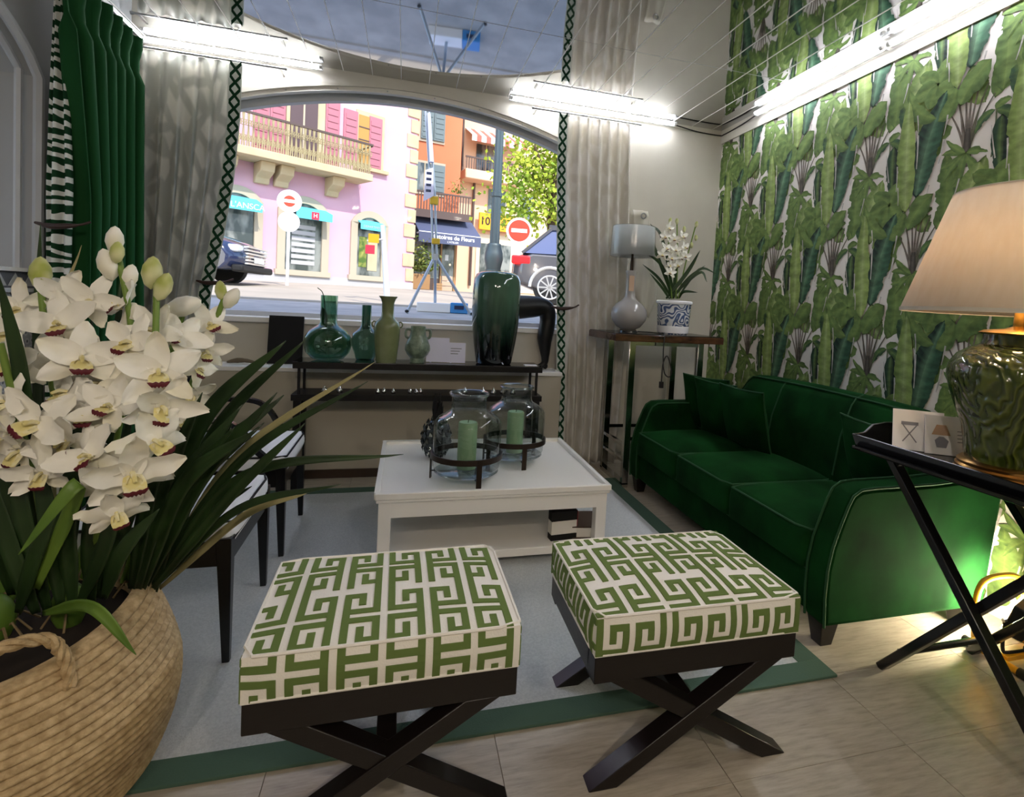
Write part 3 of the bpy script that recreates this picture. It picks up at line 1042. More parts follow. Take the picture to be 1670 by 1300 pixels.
# ------------------------------------------------------------------ sofa
SX, SY = 2.06, 2.71
t = thing('sofa', 'dark green velvet three seat sofa against the leaf wallpaper', 'sofa', (SX, SY, 0))
prof = [(-.445, .10), (-.452, .22), (-.450, .32), (-.432, .42), (-.400, .51), (-.375, .575), (-.352, .618), (-.315, .640), (-.25, .645), (-.10, .647), (.05, .650), (.18, .658), (.28, .670), (.36, .684), (.41, .688), (.438, .676), (.445, .65), (.385, .10)]
for s in (-1, 1):
    y0, y1 = (s*.98, s*.865)
    a = obj('arm', MB().prism(prof, 'y', min(y0, y1), max(y0, y1)), 'velvet', t, bevel=.018, seg=3)
    for yy_ in (s*.978, s*.868):
        obj('piping', MB().tube([(x*1.0, yy_, z) for x, z in prof[0:-1]], .0055, 6), 'velvet_pipe', a, smooth=True)
obj('base', MB().box(-.425, .40, -.875, .875, .10, .285), 'velvet', t, bevel=.015)
obj('piping', MB().tube([(-.427, -.87, .275), (-.427, .87, .275)], .005, 6), 'velvet_pipe', t, smooth=True)
def seat_pad(w, d, h, crown):
    def f(a, b):
        u, v = 2*a-1, 2*b-1
        return (u*d/2, v*w/2, h+crown*(1-abs(u)**4)*(1-abs(v)**4))
    m = MB().grid(f, 14, 14)
    k = 14
    for sgn in (-1, 1):
        m.grid(lambda a, b: ((2*a-1)*d/2, sgn*(w/2+.010*math.sin(PI*b)*(1-(2*a-1)**8)), h*b), 14, 5)
        m.grid(lambda a, b: (sgn*(d/2+.014*math.sin(PI*b)*(1-(2*a-1)**8)), (2*a-1)*w/2, h*b), 14, 5)
    m.add([(-d/2, -w/2, 0), (d/2, -w/2, 0), (d/2, w/2, 0), (-d/2, w/2, 0)], [(0, 3, 2, 1)])
    return m
for i in range(3):
    w_ = 1.726/3
    y = -.863+w_*(i+.5)
    c = obj('seat_cushion', seat_pad(w_-.012, .665, .155, .045), 'velvet', t, smooth=True, bevel=.022, seg=3, loc=(-.125, y, .285))
    r = [(-.332, -w_/2+.008, .155), (.33, -w_/2+.008, .155), (.33, w_/2-.008, .155), (-.332, w_/2-.008, .155)]
    path = []
    for k in range(4):
        a, b = Vector(r[k]), Vector(r[(k+1) % 4])
        path += [a.lerp(b, (q+.25)/6) for q in range(6)]
    obj('piping', MB().tube(path, .005, 6, closed=True), 'velvet_pipe', c, smooth=True)
def back_top(y):
    e = max(0, (abs(y)-.62)/.248)
    return .905-.03*abs(y/.98)**2-.185*e*e*(3-2*min(e, 1))
def back_loop(y):
    zt = back_top(y)
    return [(.165, y, .30), (.175, y, .47), (.205, y, .30+(zt-.30)*.62), (.265, y, zt-.055), (.295, y, zt-.015), (.34, y, zt), (.40, y, zt-.003), (.44, y, zt-.03), (.452, y, zt-.08), (.40, y, .12), (.30, y, .12)]
ys_ = [-.868+1.736*i/30 for i in range(31)]
m = MB(); k = len(back_loop(0)); vs = []
for y in ys_:
    pl = back_loop(y)
    vs += pl
fs = []
for i in range(30):
    for j in range(k):
        fs.append((i*k+j, i*k+(j+1) % k, (i+1)*k+(j+1) % k, (i+1)*k+j))
fs += [tuple(range(k)), tuple(30*k+j for j in range(k-1, -1, -1))]
bk = obj('backrest', m.add(vs, fs), 'velvet', t, smooth=True)
for y in (-.29, .29):
    obj('seam', MB().tube([(x-.002, y, z) for x, _, z in back_loop(y)[1:6]], .005, 6), 'velvet_pipe', bk, smooth=True)
obj('piping', MB().tube([(.292, y, back_top(y)-.012) for y in ys_], .005, 6), 'velvet_pipe', bk, smooth=True)
for x, y in ((-.395, -.915), (-.395, .915), (.33, -.915), (.33, .915)):
    obj('leg', MB().beam((x, y, .105), (x, y, 0), .085, .085, (0, 1, 0), .055, .055), 'black_wood', t, bevel=.004)

def pillow(name, label, loc, rot, w, h, th, group):
    m = MB()
    def f(sg):
        def g(a, b):
            u, v = 2*a-1, 2*b-1
            tt = th/2*(max(0, 1-u*u)**.55)*(max(0, 1-v*v)**.55)
            pin = 1-.06*(1-abs(v)**2)*abs(u)**6
            pin2 = 1-.06*(1-abs(u)**2)*abs(v)**6
            return (u*w/2*pin, sg*tt, v*h/2*pin2)
        return g
    m.grid(f(1), 14, 14); m.grid(f(-1), 14, 14)
    t = thing(name, label, 'cushion', loc, 0, group)
    t.rotation_euler = rot
    obj('cover', m, 'velvet', t, smooth=True)
    pth = []
    for k in range(4):
        cs = [(-1, -1), (1, -1), (1, 1), (-1, 1)]
        for q in range(8):
            a = q/8
            u = cs[k][0]*(1-a)+cs[(k+1) % 4][0]*a; v = cs[k][1]*(1-a)+cs[(k+1) % 4][1]*a
            pin = 1-.06*(1-abs(v)**2)*abs(u)**6; pin2 = 1-.06*(1-abs(u)**2)*abs(v)**6
            pth.append((u*w/2*pin, 0, v*h/2*pin2))
    obj('piping', MB().tube(pth, .005, 6, closed=True), 'velvet_pipe', t, smooth=True)
G = 'velvet cushions on the sofa'
pillow('throw_cushion', 'square green velvet cushion against the far sofa arm', (2.085, 3.49, .655), (R(-10), 0, R(112)), .40, .40, .13, G)
pillow('throw_cushion', 'middle green velvet cushion of the three at the far sofa end', (2.045, 3.27, .655), (R(-14), 0, R(100)), .41, .40, .14, G)
pillow('throw_cushion', 'green velvet cushion nearest the sofa middle, leaning on the back', (2.065, 3.00, .655), (R(-14), 0, R(96)), .41, .40, .14, G)
pillow('throw_cushion', 'green velvet cushion at the near end by the tray table', (2.135, 2.06, .655), (R(-16), 0, R(82)), .40, .38, .14, G)

# ------------------------------------------------------------------ armchairs on the left
def armchair(name, loc, rot, label, arms=True):
    t = thing(name, label, 'chair', loc, rot, 'black framed white chairs left of the table')
    for (x, y) in ((.245, -.265), (.245, .265)):
        obj('leg', MB().beam((x, y, .44), (x+.012, y, 0), .048, .048, (0, 1, 0), .024, .024), 'black_gloss', t, bevel=.003)
    if not arms:
        for y in (-.265, .265):
            obj('leg', MB().beam((-.20, y, .44), (-.205, y, 0), .046, .046, (0, 1, 0), .024, .024), 'black_gloss', t, bevel=.003)
    for s in (-1, 1) if arms else ():
        y = s*.265
        pth = catmull([(-.30, y, 0), (-.255, y, .25), (-.245, y, .45), (-.275, y, .66), (-.335, y, .86)], 5)
        obj('rear_post', MB().tube(pth, [.016+.010*math.sin(PI*i/(len(pth)-1)) for i in range(len(pth))], 8), 'black_gloss', t, smooth=True)
        pth = catmull([(-.285, y, .665), (-.10, y*1.03, .672), (.02, y*1.04, .655), (.085, y*1.03, .60), (.13, y*1.0, .53), (.20, y*.99, .46)], 6)
        ar = MB()
        for i in range(len(pth)-1):
            ar.beam(pth[i], pth[i+1], .036, .024, (0, 0, 1) if i < 12 else (.7, 0, .7))
        obj('arm', ar, 'black_gloss', t, fix=False)
    rl = MB()
    rl.box(-.245, .255, -.285, -.255, .345, .43); rl.box(-.245, .255, .255, .285, .345, .43)
    rl.box(.235, .262, -.255, .255, .345, .43); rl.box(-.26, -.23, -.255, .255, .345, .43)
    obj('seat_rail', rl, 'black_gloss', t, bevel=.003)
    c = obj('seat_cushion', seat_pad(.545, .51, .085, .03), 'white_uphol', t, smooth=True, bevel=.012, loc=(.005, 0, .405))
    for z in (.083, .025):
        r = [(-.258, -.276, z), (.262, -.276, z), (.262, .276, z), (-.258, .276, z)]
        path = []
        for k in range(4):
            a, b = Vector(r[k]), Vector(r[(k+1) % 4])
            path += [a.lerp(b, (q+.25)/6) for q in range(6)]
        obj('piping', MB().tube(path, .005, 6, closed=True), 'board_black', c, smooth=True)
    if not arms:
        return
    obj('top_rail', MB().beam((-.335, -.285, .85), (-.335, .285, .85), .03, .05), 'black_gloss', t, bevel=.004)
    obj('lower_rail', MB().beam((-.262, -.25, .56), (-.262, .25, .56), .026, .035), 'black_gloss', t, bevel=.003)
    bp = MB().grid(lambda a, b: (-.255-.075*b+.028*(1-abs(2*a-1)**4)*(1-abs(2*b-1)**4), (2*a-1)*.235, .575+.25*b), 12, 10)
    bp.grid(lambda a, b: (-.275-.075*b, (2*a-1)*.235, .575+.25*b), 12, 10)
    obj('back_pad', bp, 'white_uphol', t, smooth=True)
armchair('stool', (-.800, 2.375, .009), 0, 'near black framed stool with white seat behind the orchid basket', False)
armchair('armchair', (-.785, 3.19, .009), 0, 'far black framed armchair with white seat by the console table')

# ------------------------------------------------------------------ console table under the window
CX0, CX1, CY0, CY1, CZ = -.665, .965, 3.86, 4.13, .852
t = thing('console_table', 'long dark metal console table with glass top under the window', 'table', ((CX0+CX1)/2, (CY0+CY1)/2, 0))
cxm, cym = (CX0+CX1)/2, (CY0+CY1)/2
hw, hd = (CX1-CX0)/2, (CY1-CY0)/2
obj('top_frame', frame_strip((hw, hd), (hw-.03, hd-.03), CZ-.045, CZ-.004), 'black_metal', t, bevel=.002)
obj('glass_top', MB().box(-hw+.005, hw-.005, -hd+.005, hd-.005, CZ-.006, CZ), thin_glass('dark_glass', '5b605c', .25, .02, .5), t)
obj('under_panel', MB().box(-hw+.03, hw-.03, -hd+.03, hd-.03, CZ-.04, CZ-.03), 'black_metal', t)
for s in (-1, 1):
    for u in (-1, 1):
        obj('post', MB().box(s*(hw-.035)-.008, s*(hw-.035)+.008, u*(hd-.03)-.008, u*(hd-.03)+.008, .64, CZ-.045), 'black_metal', t)
        obj('leg', MB().box(s*(hw-.03)-.021, s*(hw-.03)+.021, u*(hd-.024)-.021, u*(hd-.024)+.021, 0, .60), 'black_metal', t, bevel=.002)
obj('shelf', MB().box(-hw-.005, hw+.005, -hd, hd, .60, .64), 'black_metal', t, bevel=.002)
bl = mat('silver_bauble', 'd6d6d8', .15, metal=1.)
rb = random.Random(5)
for i, x in enumerate((-.49, -.40, -.16, -.12, -.06, .05, .09, .12, .42, .55, .62, .69, .76)):
    r = .016 if 2 <= i <= 7 else .021
    b = MB().lathe([(0, 0), (r*.8, 0), (r, r*.5), (r*.75, r*1.3), (r*.3, r*1.9), (r*.25, r*2.3), (0, r*2.4)], 12)
    tag(obj('bauble', b, 'silver_bauble', smooth=True, loc=(cxm+x-.14, CY0+.07+.02*(i % 2), .64)), 'small silver knob standing on the lower shelf of the console', 'ornament', 'silver knobs on the console shelf')

def vase(name, label, prof, m, loc, n=36, cat='vase'):
    o = obj(name, MB().lathe(prof, n), m, smooth=True, loc=loc)
    return tag(o, label, cat)
VY = 4.0
o = vase('bottle_vase', 'round green glass bottle vase on the console', [(.0, .004), (.06, 0), (.10, .012), (.135, .05), (.149, .10), (.145, .15), (.118, .195), (.075, .225), (.058, .235), (.053, .25), (.052, .30), (.053, .42), (.052, .428), (.049, .42), (.048, .30), (.048, .25), (.07, .215), (.112, .19), (.138, .15), (.142, .10), (.128, .05), (.09, .018), (0, .014)], 'green_glass', (-.478, VY, CZ), 44)
lf = MB().tube(catmull([(.0, 0, .16), (-.012, 0, .30), (-.03, 0, .42), (-.055, 0, .455), (-.09, 0, .50)], 6), [.004]*25, 6)
sp = thing('dried_stem', 'dried leaf stem standing in the round green bottle vase', 'stem', (-.478, VY, CZ+.02))
obj('stalk', MB().tube(catmull([(.01, 0, .0), (-.005, 0, .15), (-.02, 0, .28), (-.04, 0, .415), (-.075, .005, .455)], 5), .003, 6), 'leaf_dark', sp, smooth=True)
obj('leaf', MB().grid(lambda a, b: (-.02+(a-.5)*.045*math.sin(PI*b)**.7-.02*b, .004*math.sin(PI*a), .20+.13*b), 4, 8), 'leaf_dark', sp, smooth=True, solid=.001)
vase('bottle_vase', 'slim teal bottle vase between the two green vases', [(0, 0), (.055, 0), (.062, .01), (.068, .03), (.088, .09), (.093, .14), (.085, .18), (.055, .205), (.036, .225), (.032, .25), (.031, .375), (.028, .375), (.028, .24), (.02, .21)], 'teal_glass', (-.246, VY+.06, CZ))
o = thing('vase', 'olive celadon vase with flared neck and small ring handles', 'vase', (-.105, VY-.07, CZ))
obj('body', MB().lathe([(0, 0), (.062, 0), (.068, .015), (.072, .06), (.082, .16), (.084, .24), (.078, .268), (.055, .29), (.041, .31), (.039, .34), (.040, .40), (.048, .425), (.058, .438), (.060, .444), (.054, .442), (.04, .42), (.034, .38), (.034, .30)], 36), 'celadon_olive', o, smooth=True)
for s in (-1, 1):
    obj('handle', MB().tube([(s*(.083+.014*math.sin(a)), 0, .255+.018*math.cos(a)) for a in [2*PI*i/16 for i in range(16)]], .005, 6, closed=True), 'celadon_olive', o, smooth=True)
o = thing('vase', 'small grey green crackled vase with lug handles', 'vase', (.098, VY-.02, CZ))
obj('body', MB().lathe([(0, 0), (.048, 0), (.050, .015), (.047, .03), (.07, .055), (.085, .085), (.083, .115), (.068, .155), (.054, .19), (.050, .225), (.050, .25), (.044, .25), (.044, .22), (.04, .19)], 32), 'celadon_grey', o, smooth=True)
for s in (-1, 1):
    obj('handle', MB().tube(catmull([(s*.05, 0, .225), (s*.075, 0, .225), (s*.082, 0, .20), (s*.078, 0, .175), (s*.063, 0, .165)], 4), .009, 8), 'celadon_grey', o, smooth=True)
for i, (x, w_, h_, lab) in enumerate(((.235, .155, .175, 'larger pale lilac card standing on the console'), (.362, .125, .145, 'smaller pale lilac card standing next to the tall vase'))):
    o = thing('card', lab, 'card', (x, VY-.02-.02*i, CZ), R(-4))
    o.rotation_euler = (R(-8), 0, R(-4))
    obj('sheet', MB().box(-w_/2, w_/2, -.001, .001, .004, h_), 'card_lilac', o)
    obj('foot', MB().beam((-w_*.3, 0, .003), (-w_*.3, .05, -.004), .012, .002), 'card_lilac', o)
    if i:
        for k in range(3):
            obj('print_line', MB().box(-.04, .035-.012*k, -.0016, -.001, .10-.018*k, .106-.018*k), 'card_ink', o)
vase('tall_vase', 'tall dark green vase with black drip glaze at the console end', [(0, 0), (.118, 0), (.126, .008), (.134, .05), (.150, .15), (.165, .28), (.171, .40), (.171, .52), (.166, .60), (.150, .638), (.120, .655), (.09, .660), (.075, .655), (.07, .64), (.09, .62), (.12, .60)], 'drip_glaze', (.632, VY, CZ), 48)
o = tag(obj('note_card', MB().box(-.045, .045, -.03, .03, 0, .004), 'card', loc=(.89, 3.93, CZ)), 'flat cream price note at the right end of the console', 'card')
# on the ledge
o = thing('board', 'black square board leaning against the window upstand', 'board', (-.80, 4.335, PZ), 0)
o.rotation_euler = (R(-9), 0, 0)
obj('panel', MB().box(-.113, .113, -.008, .008, .004, .345), 'board_black', o, bevel=.002)
obj('easel_strut', MB().beam((0, .01, .20), (0, .035, .012), .02, .004), 'board_black', o)
dw = MB().tube(catmull([(-.09, 0, .012), (-.04, .01, .022), (.02, -.005, .026), (.075, .01, .014), (.10, 0, .01)], 4), [.006, .009, .012, .014, .016, .018, .017, .016, .014, .014, .012, .01, .008, .006, .005, .004, .003], 8)
tag(obj('driftwood', dw, 'driftwood', smooth=True, loc=(-1.06, 4.30, PZ)), 'small dark twig lying on the window ledge', 'twig')

# bent black figure leg on the ledge
o = thing('figure_leg', 'black display leg bent at the knee, foot on the window ledge', 'figure', (1.10, 4.365, PZ))
pth = [(-.55, 0, .490), (-.46, 0, .488), (-.36, 0, .486), (-.24, 0, .490), (-.12, 0, .500), (-.04, 0, .500), (.0, 0, .470), (.012, 0, .405), (.005, 0, .33), (-.005, 0, .25), (0, 0, .17), (.006, 0, .10), (.004, 0, .055), (-.02, -.004, .030), (-.06, -.012, .019), (-.098, -.02, .013)]
rr = [.02, .085, .098, .097, .088, .075, .070, .064, .064, .060, .046, .032, .027, .024, .018, .009]
obj('limb', MB().tube(catmull(pth, 3), [rr[min(int(i/3), 15)]*(1-(i % 3)/3)+rr[min(int(i/3)+1, 15)]*((i % 3)/3) for i in range(46)], 14), 'mannequin', o, smooth=True)
obj('heel', MB().ball((.012, 0, .025), .02, .018, .024, 10, 8), 'mannequin', o, smooth=True)

# ------------------------------------------------------------------ chrome side table
t = thing('side_table', 'tall chrome side table with brown burl top in the corner', 'table', (1.86, 3.94, 0))
obj('top', MB().prism([(-.42, -.255), (.45, -.255), (.45, .255), (-.45, .255)], 'z', 1.068, 1.118), 'burl', t, bevel=.003)
obj('top_glass', MB().prism([(-.415, -.25), (.445, -.25), (.445, .25), (-.445, .25)], 'z', 1.118, 1.123), 'black_gloss', t)
for x in (-.275, .275):
    for y in (-.215, .215):
        obj('leg', MB().box(x-.024, x+.024, y-.02, y+.02, .02, 1.068), 'chrome', t, bevel=.002)
    obj('floor_rail', MB().box(x-.024, x+.024, -.235, .235, 0, .035), 'chrome', t, bevel=.002)
    obj('stretcher', MB().box(x-.012, x+.012, -.2, .2, .285, .31), 'chrome', t)
    obj('stretcher', MB().box(x-.012, x+.012, -.2, .2, .175, .195), 'chrome', t)
for y in (-.215, .215):
    obj('cross_rail', MB().box(-.25, .25, y-.012, y+.012, 1.04, 1.066), 'chrome', t)
    obj('cross_rail', MB().box(-.25, .25, y-.012, y+.012, .345, .37), 'chrome', t)
ZS = 1.123
t = thing('table_lamp', 'grey ceramic gourd lamp with plastic wrapped white drum shade', 'lamp', (1.632, 3.93, ZS))
obj('foot', MB().lathe([(0, 0), (.072, 0), (.075, .012), (.06, .022), (0, .024)], 32), 'chrome', t, smooth=True)
obj('body', MB().lathe([(0, .02), (.055, .022), (.09, .04), (.128, .09), (.138, .13), (.130, .175), (.10, .215), (.062, .24), (.042, .265), (.036, .31), (.034, .40), (.038, .435), (.044, .455), (.040, .465), (0, .466)], 40), 'grey_ceramic', t, smooth=True)
obj('stem', MB().tube([(0, 0, .46), (0, 0, .60)], [.014, .008], 10), 'bronze_frame', t, smooth=True)
sh = obj('shade', MB().lathe([(.163, .575), (.157, .79)], 40), 'frosted', t, smooth=True, solid=.002)
wr = MB().lathe([(.05, .572), (.12, .566), (.166, .570), (.170, .60), (.166, .68), (.163, .76), (.161, .795), (.12, .80), (.05, .797)], 26)
rw = random.Random(9)
wr.v = [(x*(1+rw.uniform(-.012, .02)), y*(1+rw.uniform(-.012, .02)), z) for x, y, z in wr.v]
obj('plastic_wrap', wr, 'plastic_wrap', sh, smooth=True)
tg = obj('price_tag', MB().box(-.020, .020, -.0015, .0015, -.115, 0), 'tag', t, loc=(-.012, -.045, .425))
obj('string', MB().tube([(0, 0, 0), (.01, .03, .03)], .0012, 5), 'tag', tg)
cb = MB().tube(catmull([(.03, .05, .012), (.10, .02, .008), (.16, -.06, .008), (.18, -.18, .006), (.17, -.275, .0), (.165, -.285, -.12), (.18, -.285, -.26), (.22, -.285, -.30), (.24, -.285, -.26), (.20, -.285, -.15), (.17, -.285, -.2), (.165, -.285, -.34)], 6), .0045, 6)
obj('cord', cb, 'cable', t, smooth=True)
obj('plug', MB().box(.152, .178, -.297, -.273, -.38, -.335), 'cable', t)

# ------------------------------------------------------------------ curtains
def sheet(zt, zb, edge0, edge1, Y0, folds, amp, nz=26, nx=None, top_amp=.5, phase=0., axis='x', base=0.):
    """hanging cloth: edge0/edge1 give the two side positions for a height"""
    nx = nx or folds*10
    def f(a, b):
        z = zt+(zb-zt)*b
        e0, e1 = edge0(z), edge1(z)
        p = e0+(e1-e0)*a
        am = amp*(top_amp+(1-top_amp)*min(1, b*4))
        d = am*math.sin(2*PI*folds*a+phase)+am*.35*math.sin(2*PI*folds*.37*a+1.3+2*b)
        if axis == 'x':
            return (p, Y0+d, z)
        return (base+d, p, z)
    return MB().grid(f, nx, nz)
def lerp_pts(pts):
    def f(z):
        for (z0, a), (z1, b) in zip(pts, pts[1:]):
            if z0 >= z >= z1:
                t_ = (z0-z)/(z0-z1)
                return a+(b-a)*t_
        return pts[-1][1] if z < pts[-1][0] else pts[0][1]
    return f
def trim_band(edge, zt, zb, width, Y, sgn, par, loc0):
    """zigzag lattice band sewn on the leading edge"""
    lx, ly, lz = loc0
    n = int((zt-zb)/.028)
    a = MB(); g = MB()
    def W(z, u):
        return (edge(z)+sgn*u*width-lx, Y-ly, z-lz)
    zs = [zt-(zt-zb)*i/n for i in range(n+1)]
    a.add([W(z, k) for z in zs for k in (0, 1)], [(2*i, 2*i+1, 2*i+3, 2*i+2) for i in range(n)])
    obj('trim_tape', a, 'trim_white', par, solid=.0015)
    per = .17
    for ph in (0, .5):
        pts = []
        z = zt
        k = 0
        while z > zb:
            pts.append((z, .08 if (k+int(ph*2)) % 2 == 0 else .92)); z -= per/2; k += 1
        for (z0, u0), (z1, u1) in zip(pts, pts[1:]):
            hw_ = .014
            p = [W(z0+hw_, u0), W(z0-hw_, u0), W(z1-hw_, u1), W(z1+hw_, u1)]
            p = [(x, y-.003, zz) for x, y, zz in p]
            g.add(p, [(0, 1, 2, 3)])
    o_ = obj('trim_lattice', g, 'trim_green', par, solid=.002)
    o_['kind'] = 'stuff'
# left sheer
e1 = lerp_pts([(2.80, -1.085), (2.4, -1.092), (2.0, -1.12), (1.6, -1.175), (1.25, -1.235), (1.0, -1.255), (.7, -1.20), (0, -1.17)])
e0 = lerp_pts([(2.80, -1.70), (1.0, -1.70), (0, -1.70)])
t = thing('curtain', 'grey white pebble patterned sheer curtain left of the window', 'curtain', (-1.4, 4.29, 0))
m = sheet(2.785, .03, lambda z: e0(z)+1.4, lambda z: e1(z)+1.4-.03, 0, 6, .038, 30, 72)
obj('cloth', m, 'sheer', t, smooth=True, solid=.001)
trim_band(e1, 2.775, .05, .078, 4.245, -1, t, (-1.4, 4.29, 0))
# right curtain
e0 = lerp_pts([(2.80, 1.085), (2.4, 1.09), (1.6, 1.13), (1.0, 1.165), (.6, 1.185), (0, 1.20)])
e1 = lerp_pts([(2.80, 1.70), (1.5, 1.76), (.8, 1.76), (0, 1.735)])
t = thing('curtain', 'white linen curtain with green lattice edge right of the window', 'curtain', (1.4, 4.29, 0))
m = sheet(2.785, .02, lambda z: e0(z)-1.4+.03, lambda z: e1(z)-1.4, 0, 7, .036, 30, 84, phase=.6)
obj('cloth', m, 'sheer_right', t, smooth=True, solid=.001)
trim_band(e0, 2.775, .04, .075, 4.25, 1, t, (1.4, 4.29, 0))
def rod(x0, x1, y, z, label):
    t = thing('curtain_rod', label, 'rod', ((x0+x1)/2, y, z), 0, 'short steel curtain rods')
    h = (x1-x0)/2
    obj('pole', MB().tube([(-h, 0, 0), (h, 0, 0)], .007, 10), 'steel', t, smooth=True)
    for s in (-1, 1):
        obj('finial', MB().tube([(s*h, 0, 0), (s*(h+.016), 0, 0)], [.010, .010], 10), 'steel', t, smooth=True)
        obj('bracket', MB().beam((s*h*.94, 0, 0), (s*h*.94, YB-y, 0), .012, .012), 'steel', t)
    for k in range(9):
        x = -h*.72+h*1.44*k/8
        obj('ring', MB().tube([(x, .012*math.cos(a), -.004+.012*math.sin(a)) for a in [2*PI*i/12 for i in range(12)]], .0018, 5, closed=True), 'steel', t, smooth=True)
rod(-1.72, -.845, 4.29, 2.80, 'steel curtain rod above the sheer curtain on the left')
rod(.895, 1.775, 4.29, 2.80, 'steel curtain rod above the white curtain on the right')
# loose cloth with an eyelet behind the lamp
t = thing('cloth_sample', 'loose white cloth with metal eyelet hanging on the wall behind the lamp', 'cloth', (1.96, 4.385, 0))
def fcl(a, b):
    z = 2.13-.86*b
    l = -.16+.05*math.sin(3*b); r = -.02+.15*b**.8
    if b > .8:
        l = l+(b-.8)*.75
        r = r-(b-.8)*.45
    return (l+(r-l)*a, .010*math.sin(9*a+3*b), z-.04*a*(b > .8))
obj('cloth', MB().grid(fcl, 10, 18), 'linen_white', t, smooth=True, solid=.0015)
obj('eyelet', MB().tube([(-.065+.022*math.cos(a), -.014, 2.085+.022*math.sin(a)) for a in [2*PI*i/20 for i in range(20)]], .006, 6, closed=True), 'steel', t, smooth=True)
# green velvet curtain along the left wall
t = thing('curtain', 'dark green velvet pinch pleat curtain along the left wall', 'curtain', (-1.58, 3.60, 0))
def fg(a, b):
    z = 2.745-2.725*b
    y0_ = -.40+.17*min(1, b*2.6)
    y = y0_+(.40-y0_)*a
    np_ = 6
    ph = (a*np_) % 1.0
    wave = .050*math.cos(2*PI*a*np_)
    if b < .045:
        k_ = 1-b/.045*.4
        wave = wave*.75+.02*k_*(abs(ph-.5) < .2)
    elif b < .09:
        wave *= .45
    return (wave+.012*math.sin(3*b+5*a), y+.012*math.sin(2*PI*a*np_*2)*min(1, b*6), z)
obj('cloth', MB().grid(fg, 120, 40), 'green_velvet_curtain', t, smooth=True, solid=.003)
zl = lerp_pts([(2.76, -.075), (2.2, -.095), (1.75, -.105), (1.3, -.10), (0, -.10)])
zr = lerp_pts([(2.76, -.045), (2.2, -.01), (1.75, .006), (1.3, .0), (0, .01)])
m = sheet(2.745, .03, lambda z: zl(z), lambda z: zr(z), -.265, 2, .022, 36, 30, .6)
obj('lining', m, 'zebra', t, smooth=True, solid=.002)
obj('rail', MB().box(-.012, .012, -.43, .43, 2.752, 2.775), 'steel', t)
def hook(loc, rot, label):
    t = thing('tieback_hook', label, 'hook', loc, rot, 'brown horn tieback hooks')
    p = catmull([(-.11, 0, .0), (-.05, -.012, -.012), (.02, -.016, -.006), (.07, -.012, .006), (.105, 0, .024)], 5)
    obj('horn', MB().tube(p, [.006+.008*math.sin(PI*min(1, i/14)) for i in range(len(p))], 8), 'hook_brown', t, smooth=True)
    obj('stem', MB().tube([(-.10, 0, 0), (-.105, .05, 0)], .006, 6), 'hook_brown', t, smooth=True)
hook((-1.585, 3.285, 1.555), R(4), 'brown horn tieback holding the zebra striped lining')
hook((1.215, 4.215, 1.285), R(0), 'brown horn tieback at the right white curtain')
hook((-1.20, 4.20, 1.33), R(0), 'brown horn tieback at the left sheer curtain')

# ------------------------------------------------------------------ orchid helper
def petal(mb, ang, ln, wd, cup, tilt, z0=0.):
    """one petal in the plane facing +z, pointing along ang"""
    n, k = 6, 4
    ca, sa = math.cos(ang), math.sin(ang)
    vs = []
    for i in range(n+1):
        t_ = i/n
        w = wd*math.sin(PI*min(1., (.10+.86*t_)**.85))**.6*(1 if t_ < .98 else .55)
        for j in range(k+1):
            u = 2*j/k-1
            r = ln*t_
            z = z0+cup*ln*(t_**1.6)*tilt+.22*wd*(u*u)*(.7 if cup > 0 else -.5)+.05*ln*math.sin(6*t_+3.3*u+ang*3)*t_+.05*ln*abs(u)*math.sin(11*t_+ang*5)
            x, y = r, u*w/2
            vs.append((x*ca-y*sa, x*sa+y*ca, z))
    mb.add(vs, [(i*(k+1)+j, i*(k+1)+j+1, (i+1)*(k+1)+j+1, (i+1)*(k+1)+j) for i in range(n) for j in range(k)])
def flower_mesh(seed, size):
    r = random.Random(seed)
    m = MB()
    for a, l, w in ((90, 1., .52), (218, .98, .50), (322, .98, .50)):
        petal(m, R(a+r.uniform(-8, 8)), size*.6*l*r.uniform(.92, 1.05), size*.62*w, r.uniform(-.35, .45), 1)
    for a, l, w in ((24, .98, .56), (156, .98, .56)):
        petal(m, R(a+r.uniform(-8, 8)), size*.6*l*r.uniform(.92, 1.05), size*.64*w, r.uniform(-.1, .65), 1, .004)
    lip = MB()
    # tongue runs forward out of the flower and curls down, dark at its tip
    def tongue(b, a, wd):
        u = 2*a-1
        return (u*wd*size*.5*(.55+.75*math.sin(PI*min(1, b*.8+.12))), size*(-.02-.15*b-.05*b*b+.015*math.sin(7*a*PI)*b), size*(.04+.22*math.sin(PI*.62*b)-.10*u*u*(1-b)+.05*abs(u)*(1-b)))
    lip.grid(lambda a, b: tongue(b*.66, a, .20), 6, 6)
    for sg in (-1, 1):
        lip.grid(lambda a, b: (sg*size*(.035+.05*math.sin(PI*a)), size*(-.01-.09*a), size*(.04+.12*b*(.4+.6*math.sin(PI*a))+.04*a)), 4, 3)
    edge = MB().grid(lambda a, b: tongue(.66+.34*b, a, .23), 8, 4)
    col = MB().tube([(0, .01*size, .02*size), (0, .03*size, .14*size), (0, -.02*size, .24*size)], [.03*size, .035*size, .025*size], 6)
    return m, lip, edge, col
FL = {}
